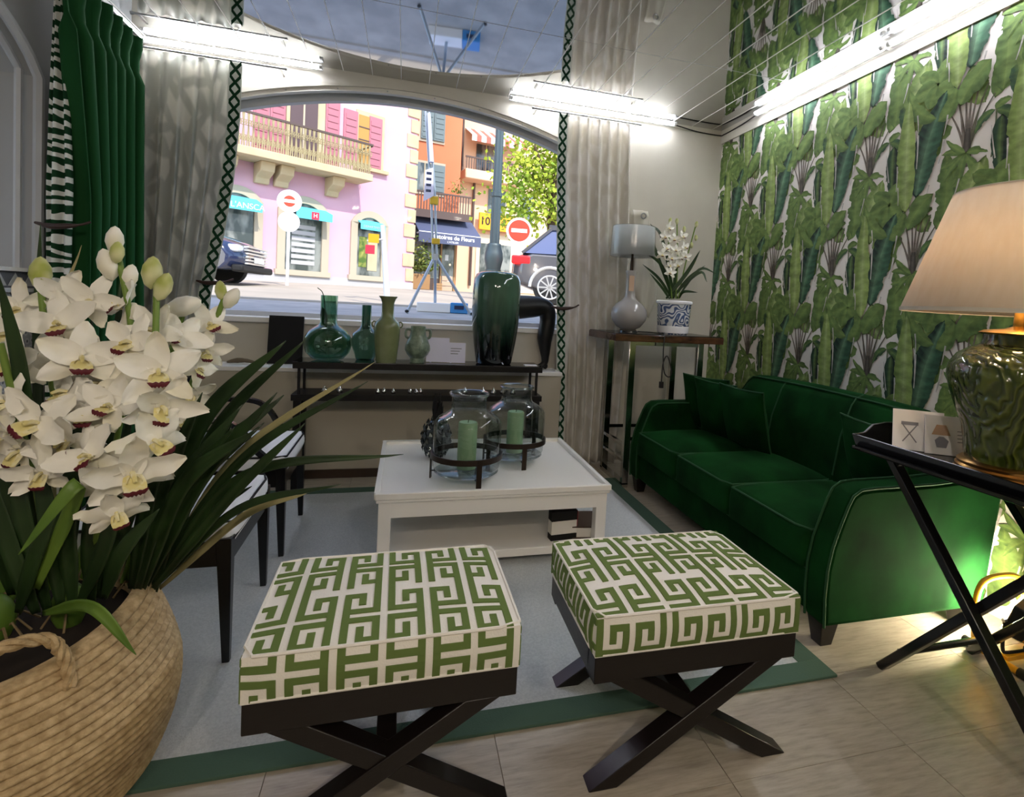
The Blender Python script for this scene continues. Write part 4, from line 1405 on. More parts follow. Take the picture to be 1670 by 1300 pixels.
def place_flower(par, pos, facing, size, var, roll=0.):
    key = (var, round(size, 3))
    d = Vector(facing).normalized()
    q = d.to_track_quat('Z', 'Y') @ Matrix.Rotation(roll, 3, 'Z').to_quaternion()
    if key not in FL:
        m, l, e, c = flower_mesh(var, size)
        fo = obj('flower', m, 'petal', par, smooth=True, fix=False)
        lo = obj('lip', l, 'petal_throat', fo, smooth=True, fix=False)
        eo = obj('lip_edge', e, 'petal_maroon', fo, smooth=True, fix=False)
        co = obj('column', c, 'petal_throat', fo, smooth=True, fix=False)
        FL[key] = (fo, lo, eo, co)
    else:
        f0, l0, e0_, c0 = FL[key]
        fo = share(f0, 'flower', par)
        share(l0, 'lip', fo); share(e0_, 'lip_edge', fo); share(c0, 'column', fo)
    fo.location = pos
    fo.rotation_mode = 'QUATERNION'
    fo.rotation_quaternion = q
    return fo
def strap(par, pts, width, m, fold=.25, name='leaf', facing=Vector((0, -1, .25)), n=6, tipw=.05):
    p = catmull(pts, n)
    k = len(p)
    vs = []
    for i in range(k):
        t_ = i/(k-1)
        tan = (p[min(i+1, k-1)]-p[max(i-1, 0)]).normalized()
        sd_ = tan.cross(facing)
        sd_ = sd_.normalized() if sd_.length > 1e-4 else Vector((1, 0, 0))
        nr = sd_.cross(tan).normalized()
        w = width*(min(1, .45+t_*2.2)*(1-max(0, (t_-.55)/.45)**1.8*(1-tipw)))/2
        vs += [p[i]-sd_*w+nr*w*fold, p[i]-sd_*w*.5+nr*w*fold*.35, p[i], p[i]+sd_*w*.5+nr*w*fold*.35, p[i]+sd_*w+nr*w*fold]
    mb = MB().add(vs, [(i*5+j, i*5+j+1, (i+1)*5+j+1, (i+1)*5+j) for i in range(k-1) for j in range(4)])
    return obj(name, mb, m, par, smooth=True, solid=.0012, fix=False)
def bud(par, pos, d, ln, m='bud'):
    d = Vector(d).normalized()
    mb = MB().lathe([(0, -ln*.5), (ln*.17, -ln*.36), (ln*.27, -.05*ln), (ln*.24, ln*.2), (ln*.12, ln*.42), (0, ln*.5)], 12)
    o = obj('bud', mb, m, par, smooth=True, fix=False)
    o.location = pos
    o.rotation_mode = 'QUATERNION'
    o.rotation_quaternion = d.to_track_quat('Z', 'Y')
    return o

# ------------------------------------------------------------------ basket
BX, BY = -.975, 1.675
t = thing('basket', 'big round coiled straw basket with rope handles', 'basket', (BX, BY, .009))
prof = []
nco = 23
for i in range(nco*6+1):
    z = .45*i/(nco*6)
    s_ = z/.45
    r = .335+.075*math.sin(PI*min(1, (s_+.12)*.80))-.055*max(0, s_-.55)
    r += .0078*abs(math.sin(PI*i/6))
    prof.append((r, z))
inner = [(prof[-1][0]-.022, .45), (prof[-1][0]-.03, .38)]
m = MB().lathe([(0, .0)]+prof+inner, 72)
m.v = [(x*(1+.012*math.sin(3*math.atan2(y, x)+8*z)), y*(1+.012*math.sin(3*math.atan2(y, x)+8*z)), z+.022*(z/.43)**2*math.sin(math.atan2(y, x)*2+.9)) for x, y, z in m.v]
obj('coiled_wall', m, 'straw', t, smooth=True)
obj('soil', MB().lathe([(0, .405), (.2, .40), (.32, .385)], 36), 'soil', t, smooth=True)
def rope(pts, r, tw):
    m = MB()
    p = catmull(pts, 8)
    for ph in range(3):
        q = []
        for i, c in enumerate(p):
            tan = (p[min(i+1, len(p)-1)]-p[max(i-1, 0)]).normalized()
            a = Vector((0, 0, 1)) if abs(tan.z) < .9 else Vector((1, 0, 0))
            x = tan.cross(a).normalized(); y = tan.cross(x)
            an = tw*i+ph*2*PI/3
            q.append(c+(x*math.cos(an)+y*math.sin(an))*r*.6)
        m.tube(q, r*.62, 6)
    return m
for ang in (-52, 128):
    a = R(ang)
    rr = .347
    P = lambda da, z, ro=0: ((rr+ro)*math.cos(a+da), (rr+ro)*math.sin(a+da), z)
    obj('handle', rope([P(-.26, .385, .025), P(-.25, .445, .01), P(-.18, .50), P(0, .52), P(.18, .50), P(.25, .445, .01), P(.26, .385, .025)], .012, .55), 'straw', t, smooth=True)

# ------------------------------------------------------------------ big orchid
t = thing('orchid_plant', 'large white cymbidium orchid with long dark leaves in the straw basket', 'plant', (BX, BY, .41))
O = Vector((BX, BY, .41))
def pl(x, y, Y):
    return pix(x, y, Y)-O
ro = random.Random(21)
# bulbs at the foot of the leaf fans
fans = [(-.70, 1.86), (-.80, 1.70), (-.93, 1.66), (-1.02, 1.84), (-.88, 1.98), (-1.16, 1.76)]
for fx, fy in fans:
    obj('bulb', MB().ball((fx-BX, fy-BY, .045), .038, .038, .065, 12, 8), 'leaf_light', t, smooth=True)
    for k in range(5):
        a = ro.uniform(0, 2*PI)
        l = ro.uniform(.05, .10)
        q = Vector((fx-BX, fy-BY, .01))
        obj('root', MB().tube([q, q+Vector((math.cos(a)*l*.6, math.sin(a)*l*.6, .03)), q+Vector((math.cos(a)*l, math.sin(a)*l, -.005))], .003, 5), 'root', t, smooth=True, fix=False)
# leaves: (foot px, mid px, tip px, depths, width, material)
LV = [
 ((250, 955), (400, 775), (658, 741), 1.78, 1.70, 1.62, .036, 'leaf_dark'),
 ((255, 950), (390, 740), (612, 590), 1.82, 1.85, 1.85, .030, 'leaf_dry'),
 ((245, 950), (400, 745), (600, 622), 1.80, 1.72, 1.66, .034, 'leaf_dark'),
 ((235, 945), (330, 690), (466, 556), 1.80, 1.74, 1.66, .058, 'leaf_dark'),
 ((240, 950), (350, 705), (500, 552), 1.82, 1.80, 1.76, .046, 'leaf_dark'),
 ((250, 960), (385, 800), (498, 690), 1.76, 1.66, 1.58, .038, 'leaf_dark'),
 ((255, 955), (390, 830), (556, 790), 1.78, 1.70, 1.62, .030, 'leaf_dark'),
 ((260, 960), (400, 840), (500, 805), 1.84, 1.82, 1.80, .030, 'leaf_dry'),
 ((235, 960), (330, 780), (452, 640), 1.74, 1.66, 1.60, .050, 'leaf_dark'),
 ((230, 965), (300, 790), (420, 700), 1.72, 1.62, 1.54, .052, 'leaf_dark'),
 ((225, 965), (290, 800), (395, 660), 1.74, 1.66, 1.6, .056, 'leaf_dark'),
 ((225, 960), (265, 800), (330, 640), 1.7, 1.66, 1.64, .052, 'leaf_dark'),
 ((215, 960), (245, 800), (290, 660), 1.7, 1.66, 1.64, .05, 'leaf_dark'),
 ((160, 975), (215, 820), (250, 700), 1.64, 1.58, 1.56, .05, 'leaf_dark'),
 ((150, 980), (150, 860), (185, 720), 1.62, 1.58, 1.58, .05, 'leaf_dark'),
 ((120, 990), (110, 850), (120, 720), 1.6, 1.56, 1.56, .052, 'leaf_dark'),
 ((100, 990), (80, 850), (60, 730), 1.6, 1.58, 1.58, .05, 'leaf_dark'),
 ((80, 1000), (40, 850), (20, 720), 1.62, 1.58, 1.58, .05, 'leaf_dark'),
 ((130, 985), (175, 880), (200, 760), 1.6, 1.52, 1.5, .045, 'leaf_dark'),
 ((60, 1000), (20, 900), (-20, 760), 1.6, 1.58, 1.58, .05, 'leaf_dark'),
 ((170, 975), (200, 900), (260, 830), 1.6, 1.52, 1.48, .045, 'leaf_dark'),
 ((30, 1000), (60, 900), (100, 800), 1.6, 1.52, 1.48, .045, 'leaf_dark'),
 ((70, 980), (62, 600), (66, 366), 1.80, 1.74, 1.72, .030, 'leaf_dark'),
 ((90, 980), (90, 560), (133, 400), 1.85, 1.80, 1.80, .018, 'leaf_dry'),
 ((70, 960), (40, 640), (-5, 440), 1.70, 1.56, 1.50, .042, 'leaf_dark'),
 ((110, 960), (140, 640), (150, 520), 1.84, 1.84, 1.84, .05, 'leaf_dark'),
 ((150, 960), (190, 620), (200, 430), 1.9, 1.92, 1.94, .045, 'leaf_dark'),
 ((60, 960), (130, 790), (30, 905), 1.56, 1.44, 1.40, .042, 'leaf_light'),
 ((70, 1000), (150, 990), (222, 1068), 1.62, 1.50, 1.46, .036, 'leaf_light'),
 ((20, 970), (-40, 800), (-90, 700), 1.7, 1.6, 1.55, .05, 'leaf_dark'),
 ((50, 960), (10, 780), (-30, 640), 1.8, 1.8, 1.8, .05, 'leaf_dark'),
 ((200, 955), (250, 820), (330, 720), 1.88, 1.92, 1.98, .045, 'leaf_dark'),
 ((215, 955), (290, 830), (380, 690), 1.9, 1.96, 2.02, .04, 'leaf_dark'),
 ((180, 960), (190, 800), (220, 640), 1.92, 1.98, 2.02, .045, 'leaf_dark'),
]
for (a, b, c, ya, yb, yc, w_, mm_) in LV:
    strap(t, [pl(*a, ya), pl(*b, yb), pl(*c, yc)], w_*.74, mm_, .22, n=10)
for k in range(6):
    a_ = ro.uniform(0, 1)
    x1, y1 = 330+150*a_+ro.uniform(-20, 20), 800-150*a_+ro.uniform(-90, 60)
    yd = ro.uniform(1.55, 1.95)
    strap(t, [pl(ro.uniform(215, 260), ro.uniform(940, 975), 1.78), pl(250+.42*(x1-250)-8, 950+.60*(y1-950), (yd+1.78)/2), pl(x1, y1, yd)], ro.uniform(.026, .046), 'leaf_dark', .22, n=10)
# flower stems
for pts in ([(150, 960, 1.76), (190, 720, 1.72), (215, 560, 1.70), (190, 400, 1.72)],
            [(120, 960, 1.74), (110, 760, 1.70), (80, 600, 1.68), (66, 460, 1.70)],
            [(170, 960, 1.72), (220, 760, 1.62), (250, 600, 1.60), (256, 450, 1.64)],
            [(200, 950, 1.84), (270, 740, 1.86), (330, 580, 1.86), (368, 480, 1.86)],
            [(80, 960, 1.68), (60, 800, 1.6), (30, 680, 1.56), (0, 560, 1.54)],
            [(150, 960, 1.66), (165, 830, 1.55), (200, 720, 1.52), (225, 800, 1.48)],
            [(180, 950, 1.84), (240, 700, 1.82), (290, 540, 1.82), (300, 500, 1.82)]):
    obj('flower_stem', MB().tube(catmull([pl(*p) for p in pts], 7), .0075, 8), 'stem', t, smooth=True, fix=False)
# blossoms: px, py, depth, facing (x right, y toward viewer = -Y, z up), size, variant, roll
FW = [
 (98, 482, 1.72, (.4, -1, .2), .15, 1), (149, 492, 1.70, (.2, -1, .1), .15, 2), (205, 500, 1.72, (-.5, -.8, .5), .15, 3),
 (132, 585, 1.58, (.1, -1, -.1), .17, 1), (258, 606, 1.52, (.6, -1, -.25), .19, 2), (262, 662, 1.52, (.7, -1, -.3), .175, 3),
 (250, 718, 1.50, (.7, -1, -.35), .17, 1), (215, 770, 1.46, (.5, -1, -.3), .18, 2), (142, 672, 1.56, (-.2, -1, .1), .16, 3),
 (64, 690, 1.52, (-.1, -1, .0), .18, 1), (288, 552, 1.70, (.3, -1, .3), .16, 2), (340, 530, 1.84, (.5, -1, .2), .13, 3),
 (335, 572, 1.84, (.6, -1, -.1), .14, 1), (322, 602, 1.82, (.6, -.8, -.3), .13, 2), (314, 645, 1.80, (.7, -.8, -.2), .13, 3),
 (165, 625, 1.62, (-.4, -1, .2), .15, 2), (20, 590, 1.60, (-.3, -1, .2), .16, 3), (10, 655, 1.56, (-.4, -1, .0), .16, 1),
 (34, 735, 1.56, (-.2, -1, -.2), .15, 2), (186, 790, 1.50, (.0, -1, -.4), .16, 3), (190, 835, 1.47, (.3, -.9, -.7), .15, 1),
 (34, 505, 1.72, (-.4, -1, .4), .15, 2), (22, 548, 1.70, (-.6, -1, .1), .15, 3), (98, 530, 1.66, (-.1, -1, .4), .16, 1),
 (215, 560, 1.60, (-.2, -1, .5), .17, 3), (182, 665, 1.55, (.1, -1, .2), .15, 1), (110, 720, 1.54, (-.3, -1, -.1), .16, 2),
 (112, 640, 1.60, (-.5, -1, .1), .15, 3), (300, 690, 1.78, (.5, -1, .0), .14, 2), (70, 770, 1.55, (-.3, -1, -.4), .15, 1),
 (150, 745, 1.50, (.0, -1, .1), .16, 3), (5, 715, 1.58, (-.3, -1, .0), .16, 1), (250, 540, 1.66, (.1, -1, .6), .15, 1),
 (85, 600, 1.64, (.1, -1, .1), .15, 2), (232, 640, 1.58, (.0, -1, .1), .16, 1),
]
for i_, (x, y, Y, d, sz, v) in enumerate(FW):
    d = (d[0]+ro.uniform(-.45, .45), d[1], d[2]+ro.uniform(-.35, .35))
    place_flower(t, pl(x, y, Y), d, round(sz*(.82+.04*(i_ % 4)), 3), 1+i_ % 7, ro.uniform(-.7, .7))
for (x, y, Y, d, ln, mm_) in [(187, 392, 1.72, (.1, -.2, 1), .075, 'petal'), (176, 432, 1.71, (-.2, -.2, 1), .085, 'petal'), (191, 412, 1.69, (.2, -.3, 1), .06, 'bud'),
        (248, 445, 1.64, (.1, -.1, 1), .085, 'bud'), (266, 468, 1.62, (.3, 0, 1), .075, 'bud'), (66, 446, 1.70, (0, 0, 1), .085, 'bud'), (298, 500, 1.80, (1, -.2, .4), .105, 'petal'),
        (360, 474, 1.86, (-.1, 0, 1), .06, 'bud'), (377, 487, 1.86, (.5, -.2, .8), .075, 'petal'), (211, 452, 1.72, (.2, 0, 1), .07, 'petal')]:
    bud(t, pl(x, y, Y), d, ln, mm_)

# ------------------------------------------------------------------ potted orchid on the side table
PX_, PY_ = 2.005, 3.93
t = thing('plant_pot', 'blue and white scroll patterned porcelain plant pot on the side table', 'pot', (PX_, PY_, ZS))
obj('pot_body', MB().lathe([(0, 0), (.105, 0), (.115, .012), (.125, .12), (.130, .225), (.134, .245), (.128, .255), (.120, .25), (.115, .2)], 40), 'blue_scroll', t, smooth=True)
obj('pot_rim', MB().lathe([(.1305, .232), (.139, .236), (.139, .252), (.131, .258), (.124, .254)], 40), 'card', t, smooth=True)
obj('pot_foot_band', MB().lathe([(.1165, .010), (.1195, .012), (.1225, .062), (.1195, .064)], 40), 'card', t, smooth=True)
obj('soil', MB().lathe([(0, .225), (.12, .215)], 24), 'soil', t, smooth=True)
t = thing('orchid_plant', 'small white orchid with arching leaves in the blue and white pot', 'plant', (PX_, PY_, ZS+.225))
O2 = Vector((PX_, PY_, ZS+.225))
p2 = lambda x, y, Y: pix(x, y, Y)-O2
for (x, y, Y, mx, my, w_) in [(1045, 371, 3.88, 1065, 400, .03), (1060, 365, 3.98, 1080, 390, .026), (1050, 410, 3.82, 1080, 435, .028), (1048, 431, 3.86, 1075, 455, .024), (1060, 446, 3.80, 1080, 470, .024),
        (1142, 408, 3.86, 1120, 445, .03), (1150, 433, 3.84, 1122, 455, .024), (1153, 460, 3.82, 1140, 445, .022), (1168, 446, 3.9, 1140, 440, .02), (1138, 477, 3.80, 1115, 476, .022), (1090, 420, 3.9, 1094, 460, .026), (1104, 420, 3.9, 1100, 460, .026)]:
    ft = p2(ro.uniform(1085, 1112), 487, 3.93)
    strap(t, [ft, p2(mx, my, (Y+3.93)/2), p2(x, y, Y)], w_, 'leaf_dark', .2, n=7)
for pts in ([(1096, 487), (1090, 430), (1092, 360)], [(1102, 487), (1105, 430), (1104, 362)], [(1106, 487), (1118, 430), (1134, 370)]):
    obj('flower_stem', MB().tube(catmull([p2(x, y, 3.92) for x, y in pts], 6), .005, 6), 'stem', t, smooth=True, fix=False)
for (x, y, v) in [(1084, 386, 1), (1100, 390, 2), (1113, 386, 3), (1086, 405, 2), (1102, 408, 3), (1116, 404, 1), (1080, 415, 3), (1095, 420, 1), (1110, 420, 2), (1092, 433, 3), (1104, 432, 1), (1093, 445, 2), (1118, 418, 2), (1090, 372, 1)]:
    place_flower(t, p2(x, y, 3.86+ro.uniform(-.03, .05)), (ro.uniform(-.5, .5), -1, ro.uniform(-.2, .3)), .085, v, ro.uniform(-.4, .4))
for (x, y) in [(1093, 360), (1104, 361), (1116, 374), (1136, 366), (1135, 388), (1128, 400), (1132, 427)]:
    bud(t, p2(x, y, 3.9), (ro.uniform(-.3, .3), -.2, 1), .05)

# ------------------------------------------------------------------ butler tray table
ZTR = .836
t = thing('tray_table', 'black folding butler tray table at the right edge', 'table', (2.005, 1.28, 0))
tw, tl = .31, .425      # half sizes: across X, along Y
obj('tray_floor', MB().box(-tw, tw, -tl, tl, ZTR-.012, ZTR), 'black_gloss', t, bevel=.002)
def rim(n, a, b, up):
    obj('tray_side', MB().prism(a, 'x', b[0], b[1]) if n == 'x' else MB().prism(a, 'y', b[0], b[1]), 'black_gloss', t, bevel=.002)
for s in (-1, 1):
    obj('tray_side', MB().prism([(s*tw, ZTR-.012), (s*(tw+.020), ZTR+.030), (s*(tw+.014), ZTR+.033), (s*(tw-.012), ZTR)], 'y', -tl-.028, tl+.028), 'black_gloss', t, bevel=.002)
    ye = s*tl
    zz = [(-tw-.018, ZTR+.034), (-tw*.92, ZTR+.040), (-tw*.80, ZTR+.070), (-tw*.6, ZTR+.078), (tw*.6, ZTR+.078), (tw*.80, ZTR+.070), (tw*.92, ZTR+.040), (tw+.018, ZTR+.034), (tw, ZTR-.012), (-tw, ZTR-.012)]
    obj('tray_end', MB().prism(zz, 'y', ye-.006+s*.012, ye+.006+s*.012), 'black_gloss', t, bevel=.002)
obj('ledge_moulding', frame_strip((tw+.022, tl+.022), (tw-.02, tl-.02), ZTR-.026, ZTR-.012), 'black_gloss', t, bevel=.003)
# crossed legs: each pair lies in a plane along the tray
for s in (-1, 1):
    x = s*.225
    xi = x-s*.0
    obj('leg', MB().beam((xi-.028, .335, ZTR-.03), (xi-.028, -.345, 0), .030, .040, (1, 0, 0)), 'black_gloss', t, bevel=.004)
    obj('leg', MB().beam((xi+.006, -.335, ZTR-.03), (xi+.006, .335, 0), .030, .040, (1, 0, 0)), 'black_gloss', t, bevel=.004)
obj('stretcher', MB().tube([(-.22, .262, .10), (.22, .262, .10)], .013, 10), 'black_gloss', t, smooth=True)
obj('stretcher', MB().tube([(-.25, -.255, .105), (.20, -.255, .105)], .013, 10), 'black_gloss', t, smooth=True)
obj('top_bar', MB().box(-.25, .25, .315, .345, ZTR-.045, ZTR-.022), 'black_gloss', t)
obj('top_bar', MB().box(-.25, .25, -.345, -.315, ZTR-.045, ZTR-.022), 'black_gloss', t)
obj('hinge', MB().box(-.245, -.20, .290, .316, ZTR-.040, ZTR-.028), 'steel', t)
# cards on the tray
def tray_card(loc, rot, w_, h_, label, drawing):
    o = thing('card', label, 'card', loc, 0, 'printed product cards on the tray')
    o.rotation_euler = rot
    obj('sheet', MB().box(-w_/2, w_/2, -.003, .003, 0, h_), 'card', o, bevel=.001)
    d = MB()
    if drawing == 'table':
        d.box(-.055, .0, -.0042, -.0032, h_*.62, h_*.70)
        d.beam((-.05, -.0037, h_*.62), (-.005, -.0037, h_*.2), .004, .0008, (0, 1, 0)); d.beam((-.005, -.0037, h_*.62), (-.05, -.0037, h_*.2), .004, .0008, (0, 1, 0))
    else:
        d.prism([(-.05, h_*.18), (-.02, h_*.18), (-.012, h_*.36), (-.028, h_*.46), (-.042, h_*.46), (-.056, h_*.36)], 'y', -.0042, -.0032)
    obj('drawing', d, 'card_ink', o, fix=False)
    if drawing == 'lamp':
        obj('drawing_shade', MB().prism([(-.066, h_*.50), (-.006, h_*.50), (-.02, h_*.76), (-.05, h_*.76)], 'y', -.0042, -.0032), 'tag', o)
        for k in range(4):
            obj('print_line', MB().box(.015, .065-.01*(k % 2), -.0040, -.0032, h_*(.62-.09*k), h_*(.64-.09*k)), 'card_ink', o)
tray_card((1.825, 1.575, ZTR+.001), (R(-14), 0, R(-36)), .165, .148, 'white card showing a folding tray table, at the left of the tray', 'table')
tray_card((1.90, 1.50, ZTR+.001), (R(-14), 0, R(-34)), .175, .140, 'white card showing a table lamp, in front of the other card', 'lamp')
# big green lamp
t = thing('table_lamp', 'large green leaf relief ceramic lamp with cream shade on the tray', 'lamp', (1.860, 1.285, ZTR))
obj('foot', MB().lathe([(0, 0), (.140, 0), (.143, .008), (.137, .014), (.139, .022), (.133, .028), (.134, .036), (.124, .044), (0, .045)], 44), 'brass_base', t, smooth=True)
obj('body', MB().lathe([(.112, .042), (.118, .06), (.122, .10), (.130, .15), (.150, .20), (.172, .26), (.183, .31), (.180, .345), (.158, .38), (.120, .405), (.098, .415), (.094, .43), (.094, .448), (.088, .45)], 48), 'leaf_ceramic', t, smooth=True)
obj('cap', MB().lathe([(.102, .447), (.106, .452), (.09, .46), (.04, .466), (.018, .474), (.016, .52), (.010, .525), (.008, .70)], 32), 'gold', t, smooth=True)
sh = obj('shade', MB().lathe([(.330, .513), (.205, .891)], 56), 'shade_cream', t, smooth=True, solid=.003)
obj('shade_hem', MB().lathe([(.3315, .510), (.3315, .522), (.3285, .522), (.3285, .510), (.3315, .510)], 56), 'linen_white', sh, smooth=True)
obj('shade_hem', MB().lathe([(.2065, .883), (.2065, .894), (.2035, .894), (.2035, .883), (.2065, .883)], 56), 'linen_white', sh, smooth=True)
obj('harp', MB().tube([(0, 0, .70), (.0, 0, .885)], .003, 6).tube([(-.204, 0, .876), (.204, 0, .876)], .002, 6), 'gold', t)
obj('bulb', MB().ball((0, 0, .66), .032, .032, .042, 14, 10), 'bulb', t, smooth=True)
ld = bpy.data.lights.new('lamp_glow', 'POINT'); ld.energy = .75; ld.color = (1, .76, .5); ld.shadow_soft_size = .035
lo = bpy.data.objects.new('lamp_glow', ld); C.objects.link(lo); lo.parent = t; lo.location = (0, 0, .73)
pinecone((1.835, 1.09, ZTR), .16, .05, 'small gold pineapple ornament on the tray beside the lamp', 'brass_base', leafm='gold')

# ------------------------------------------------------------------ yellow work light on the floor
t = thing('work_light', 'yellow framed floodlight standing on the floor under the tray table', 'light', (2.395, 1.535, 0))
def rail(x):
    return [(x, -.10, .018), (x, .10, .018)]
obj('foot_rail', MB().tube([(-.13, -.085, .018), (-.13, .10, .018)], .014, 10), 'work_yellow', t, smooth=True)
obj('foot_rail', MB().tube([(.13, -.085, .018), (.13, .10, .018)], .014, 10), 'work_yellow', t, smooth=True)
for x in (-.13, .13):
    for y in (-.10, .115):
        obj('rubber_foot', MB().tube([(x, y-.018, .018), (x, y+.018, .018)], .018, 10), 'rubber', t, smooth=True)
obj('cross_bar', MB().box(-.12, .12, -.03, .0, .022, .042), 'work_yellow', t, bevel=.003)
obj('handle', MB().tube(catmull([(-.13, .09, .02), (-.13, .10, .16), (-.115, .10, .25), (-.06, .10, .285), (.06, .10, .285), (.115, .10, .25), (.13, .10, .16), (.13, .09, .02)], 6), .012, 10), 'work_yellow', t, smooth=True)
obj('yoke', MB().tube(catmull([(-.105, 0, .17), (-.105, 0, .06), (-.085, -.012, .045), (.085, -.012, .045), (.105, 0, .06), (.105, 0, .17)], 4), .007, 8), 'rubber', t, smooth=True)
hd_ = obj('lamp_head', MB().prism([(-.035, -.055), (-.045, .03), (-.02, .065), (.03, .065), (.035, -.065)], 'x', -.098, .098), 'rubber', t, bevel=.006, loc=(0, 0, .17))
hd_.rotation_euler = (R(14), 0, R(20))
for k in range(6):
    hd2 = obj('cooling_fin', MB().box(-.085+.03*k, -.079+.03*k, -.058, -.036, -.04, .045), 'rubber', hd_)
obj('lens', MB().box(-.088, .088, .0345, .0385, -.05, .052), 'led_panel', hd_)
obj('knob', MB().tube([(.0, -.012, .05), (.0, -.045, .06)], .012, 10), 'rubber', t, smooth=True)
for s in (-1, 1):
    obj('bolt', MB().tube([(s*.096, 0, .17), (s*.115, 0, .17)], .008, 8), 'steel', t, smooth=True)

# ------------------------------------------------------------------ the street
mat('pink_wall', 'd6a6ba', .9, noise=('dab0c0', (.6, .6, .6), 3, .3, .7))
mat('orange_wall', 'd27f5a', .9, noise=('ca7551', (.5, .5, .5), 3, .3, .7))
mat('beige_wall', 'e6c3a4', .9)
mat('stone', 'c9b898', .9, noise=('bba987', (2, 2, 2), 4, .3, .7))
mat('stone_grey', 'b9ad98', .9)
mat('plinth_stone', 'b5b3b4', .9)
mat('shutter_pink', 'b3727f', .7)
mat('shutter_grey', '6c7a7c', .7)
mat('shutter_dark', '5c4a4c', .6)
mat('blind', 'b58a4a', .7)
mat('iron', 'a3956f', .6)
mat('iron_dark', '5a4a44', .6)
mat('pane_dark', '3a4140', .15, coat=.3, noise=('8a8d88', (2.5, 2.5, 1.2), 3, .45, .6))
mat('cyan_awning', '5fc0d2', .7)
mat('navy_awning', '535a74', .8)
mat('red_logo', 'c8324a', .6)
mat('sign_red', 'd6452c', .5)
mat('sign_white', 'f4f4f2', .5)
mat('sign_yellow', 'f0a81e', .5)
mat('letter_white', 'f5f5f5', .6)
mat('letter_black', '2a2118', .6)
mat('lamp_iron', '4f5a5c', .45, metal=.5)
mat('galva', 'aab4bd', .4, metal=.7)
mat('galva_white', 'c9d0d8', .5)
mat('plastic_yellow', 'd7b030', .5)
mat('blue_plastic', '3f8fd0', .45)
mat('car_dark', '2b3350', .12, coat=.8)
mat('car_grey', '5a5a5e', .12, coat=.8)
mat('car_glass', '3a4f80', .05, coat=.5)
mat('tyre', '1c1c1c', .8)
mat('rim_silver', 'd8d8d6', .3, metal=.6)
mat('tail_red', 'd01f28', .2, emit='ff2020', es=.6)
mat('tree_leaf', 'b9c23c', .7, noise=('7c9a2c', (1.3, 1.3, 1.3), 3, .35, .65))
mat('bark', '5a4838', .9)
mat('shrub', '4f6a2c', .8, noise=('a0a050', (6, 6, 6), 3, .4, .7))
mat('wood_crate', 'a8835a', .8)
mat('cream_shade', 'ded0b4', .9)
mat('awning_white', 'f1e9df', .8)
mat('awning_red', 'c96a5c', .8)
m = mat('street', 'b5a998', .9, noise=('a59b8c', (.8, .8, .8), 5, .35, .65))
m = mat('pavement', 'b9b4ac', .85, noise=('a5a19b', (3, 3, 3), 5, .35, .65))
def gz(y):
    return 1.0+.043*(min(y, 16)-4.65)+.018*max(0, y-16)
gs = MB()
yy_ = [4.65, 8.2, 12, 16, 22, 40]
gs.add([(x, y, gz(y)) for y in yy_[1:] for x in (-40, 40)], [(2*i, 2*i+1, 2*i+3, 2*i+2) for i in range(4)])
struct('ground_street', gs, 'street')
pv = MB()
pv.add([(x, y, gz(y)+.002) for y in (4.65, 8.2) for x in (-40, 40)], [(0, 1, 3, 2)])
pv.box(-40, 40, 8.2, 8.34, gz(8.2)-.1, gz(8.2)+.03)
struct('ground_pavement', pv, 'pavement')

def building(name, label, org, ang):
    return thing(name, label, 'building', org, ang)
def fbox(name, u0, u1, d0, d1, z0, z1, m, par, bevel=0.):
    """box on a facade: u along it, d outward from the wall face (towards the viewer)"""
    return obj(name, MB().box(u0, u1, -d1, -d0, z0, z1), m, par, bevel=bevel)
def arch_window(par, u0, u1, z0, zs, zt, fw_, mframe, depth=.08):
    """stone surround with segmental head, dark pane inside"""
    c = (u0+u1)/2; hw_ = (u1-u0)/2
    def hd(x, z_s, z_t, h):
        r_ = (h*h+(z_t-z_s)**2)/(2*(z_t-z_s))
        return z_t-r_+math.sqrt(max(r_*r_-x*x, 0))
    n_ = 12
    m = MB()
    out = [(-hw_+2*hw_*i/n_) for i in range(n_+1)]
    iw = hw_-fw_
    vs = []
    for x in out:
        xi = max(-iw, min(iw, x*iw/hw_))
        vs += [(c+x, -depth, hd(x, zs, zt, hw_)), (c+xi, -depth, hd(xi, zs-fw_*.3, zt-fw_, iw)), (c+x, 0, hd(x, zs, zt, hw_)), (c+xi, 0, hd(xi, zs-fw_*.3, zt-fw_, iw))]
    fs = []
    for i in range(n_):
        a, b = 4*i, 4*i+4
        fs += [(a, a+1, b+1, b), (a, b, b+2, a+2), (a+1, a+3, b+3, b+1)]
    m.add(vs, fs)
    zc = zs-fw_*.3
    m.box(u0, u0+fw_, -depth, 0, z0, zs); m.box(u1-fw_, u1, -depth, 0, z0, zs)
    m.box(u0-.06, u1+.06, -depth-.05, 0, z0-.16, z0)
    w_ = obj('window', m, mframe, par)
    pn_ = MB()
    vs = [(c+x, -.015, z0) for x in (-iw, iw)]
    top_ = [(c-iw+2*iw*i/n_, -.015, hd(-iw+2*iw*i/n_, zc, zt-fw_, iw)) for i in range(n_+1)]
    pn_.add(vs+top_[::-1], [tuple(range(2+len(top_)))])
    obj('pane', pn_, 'pane_dark', w_)
    return w_

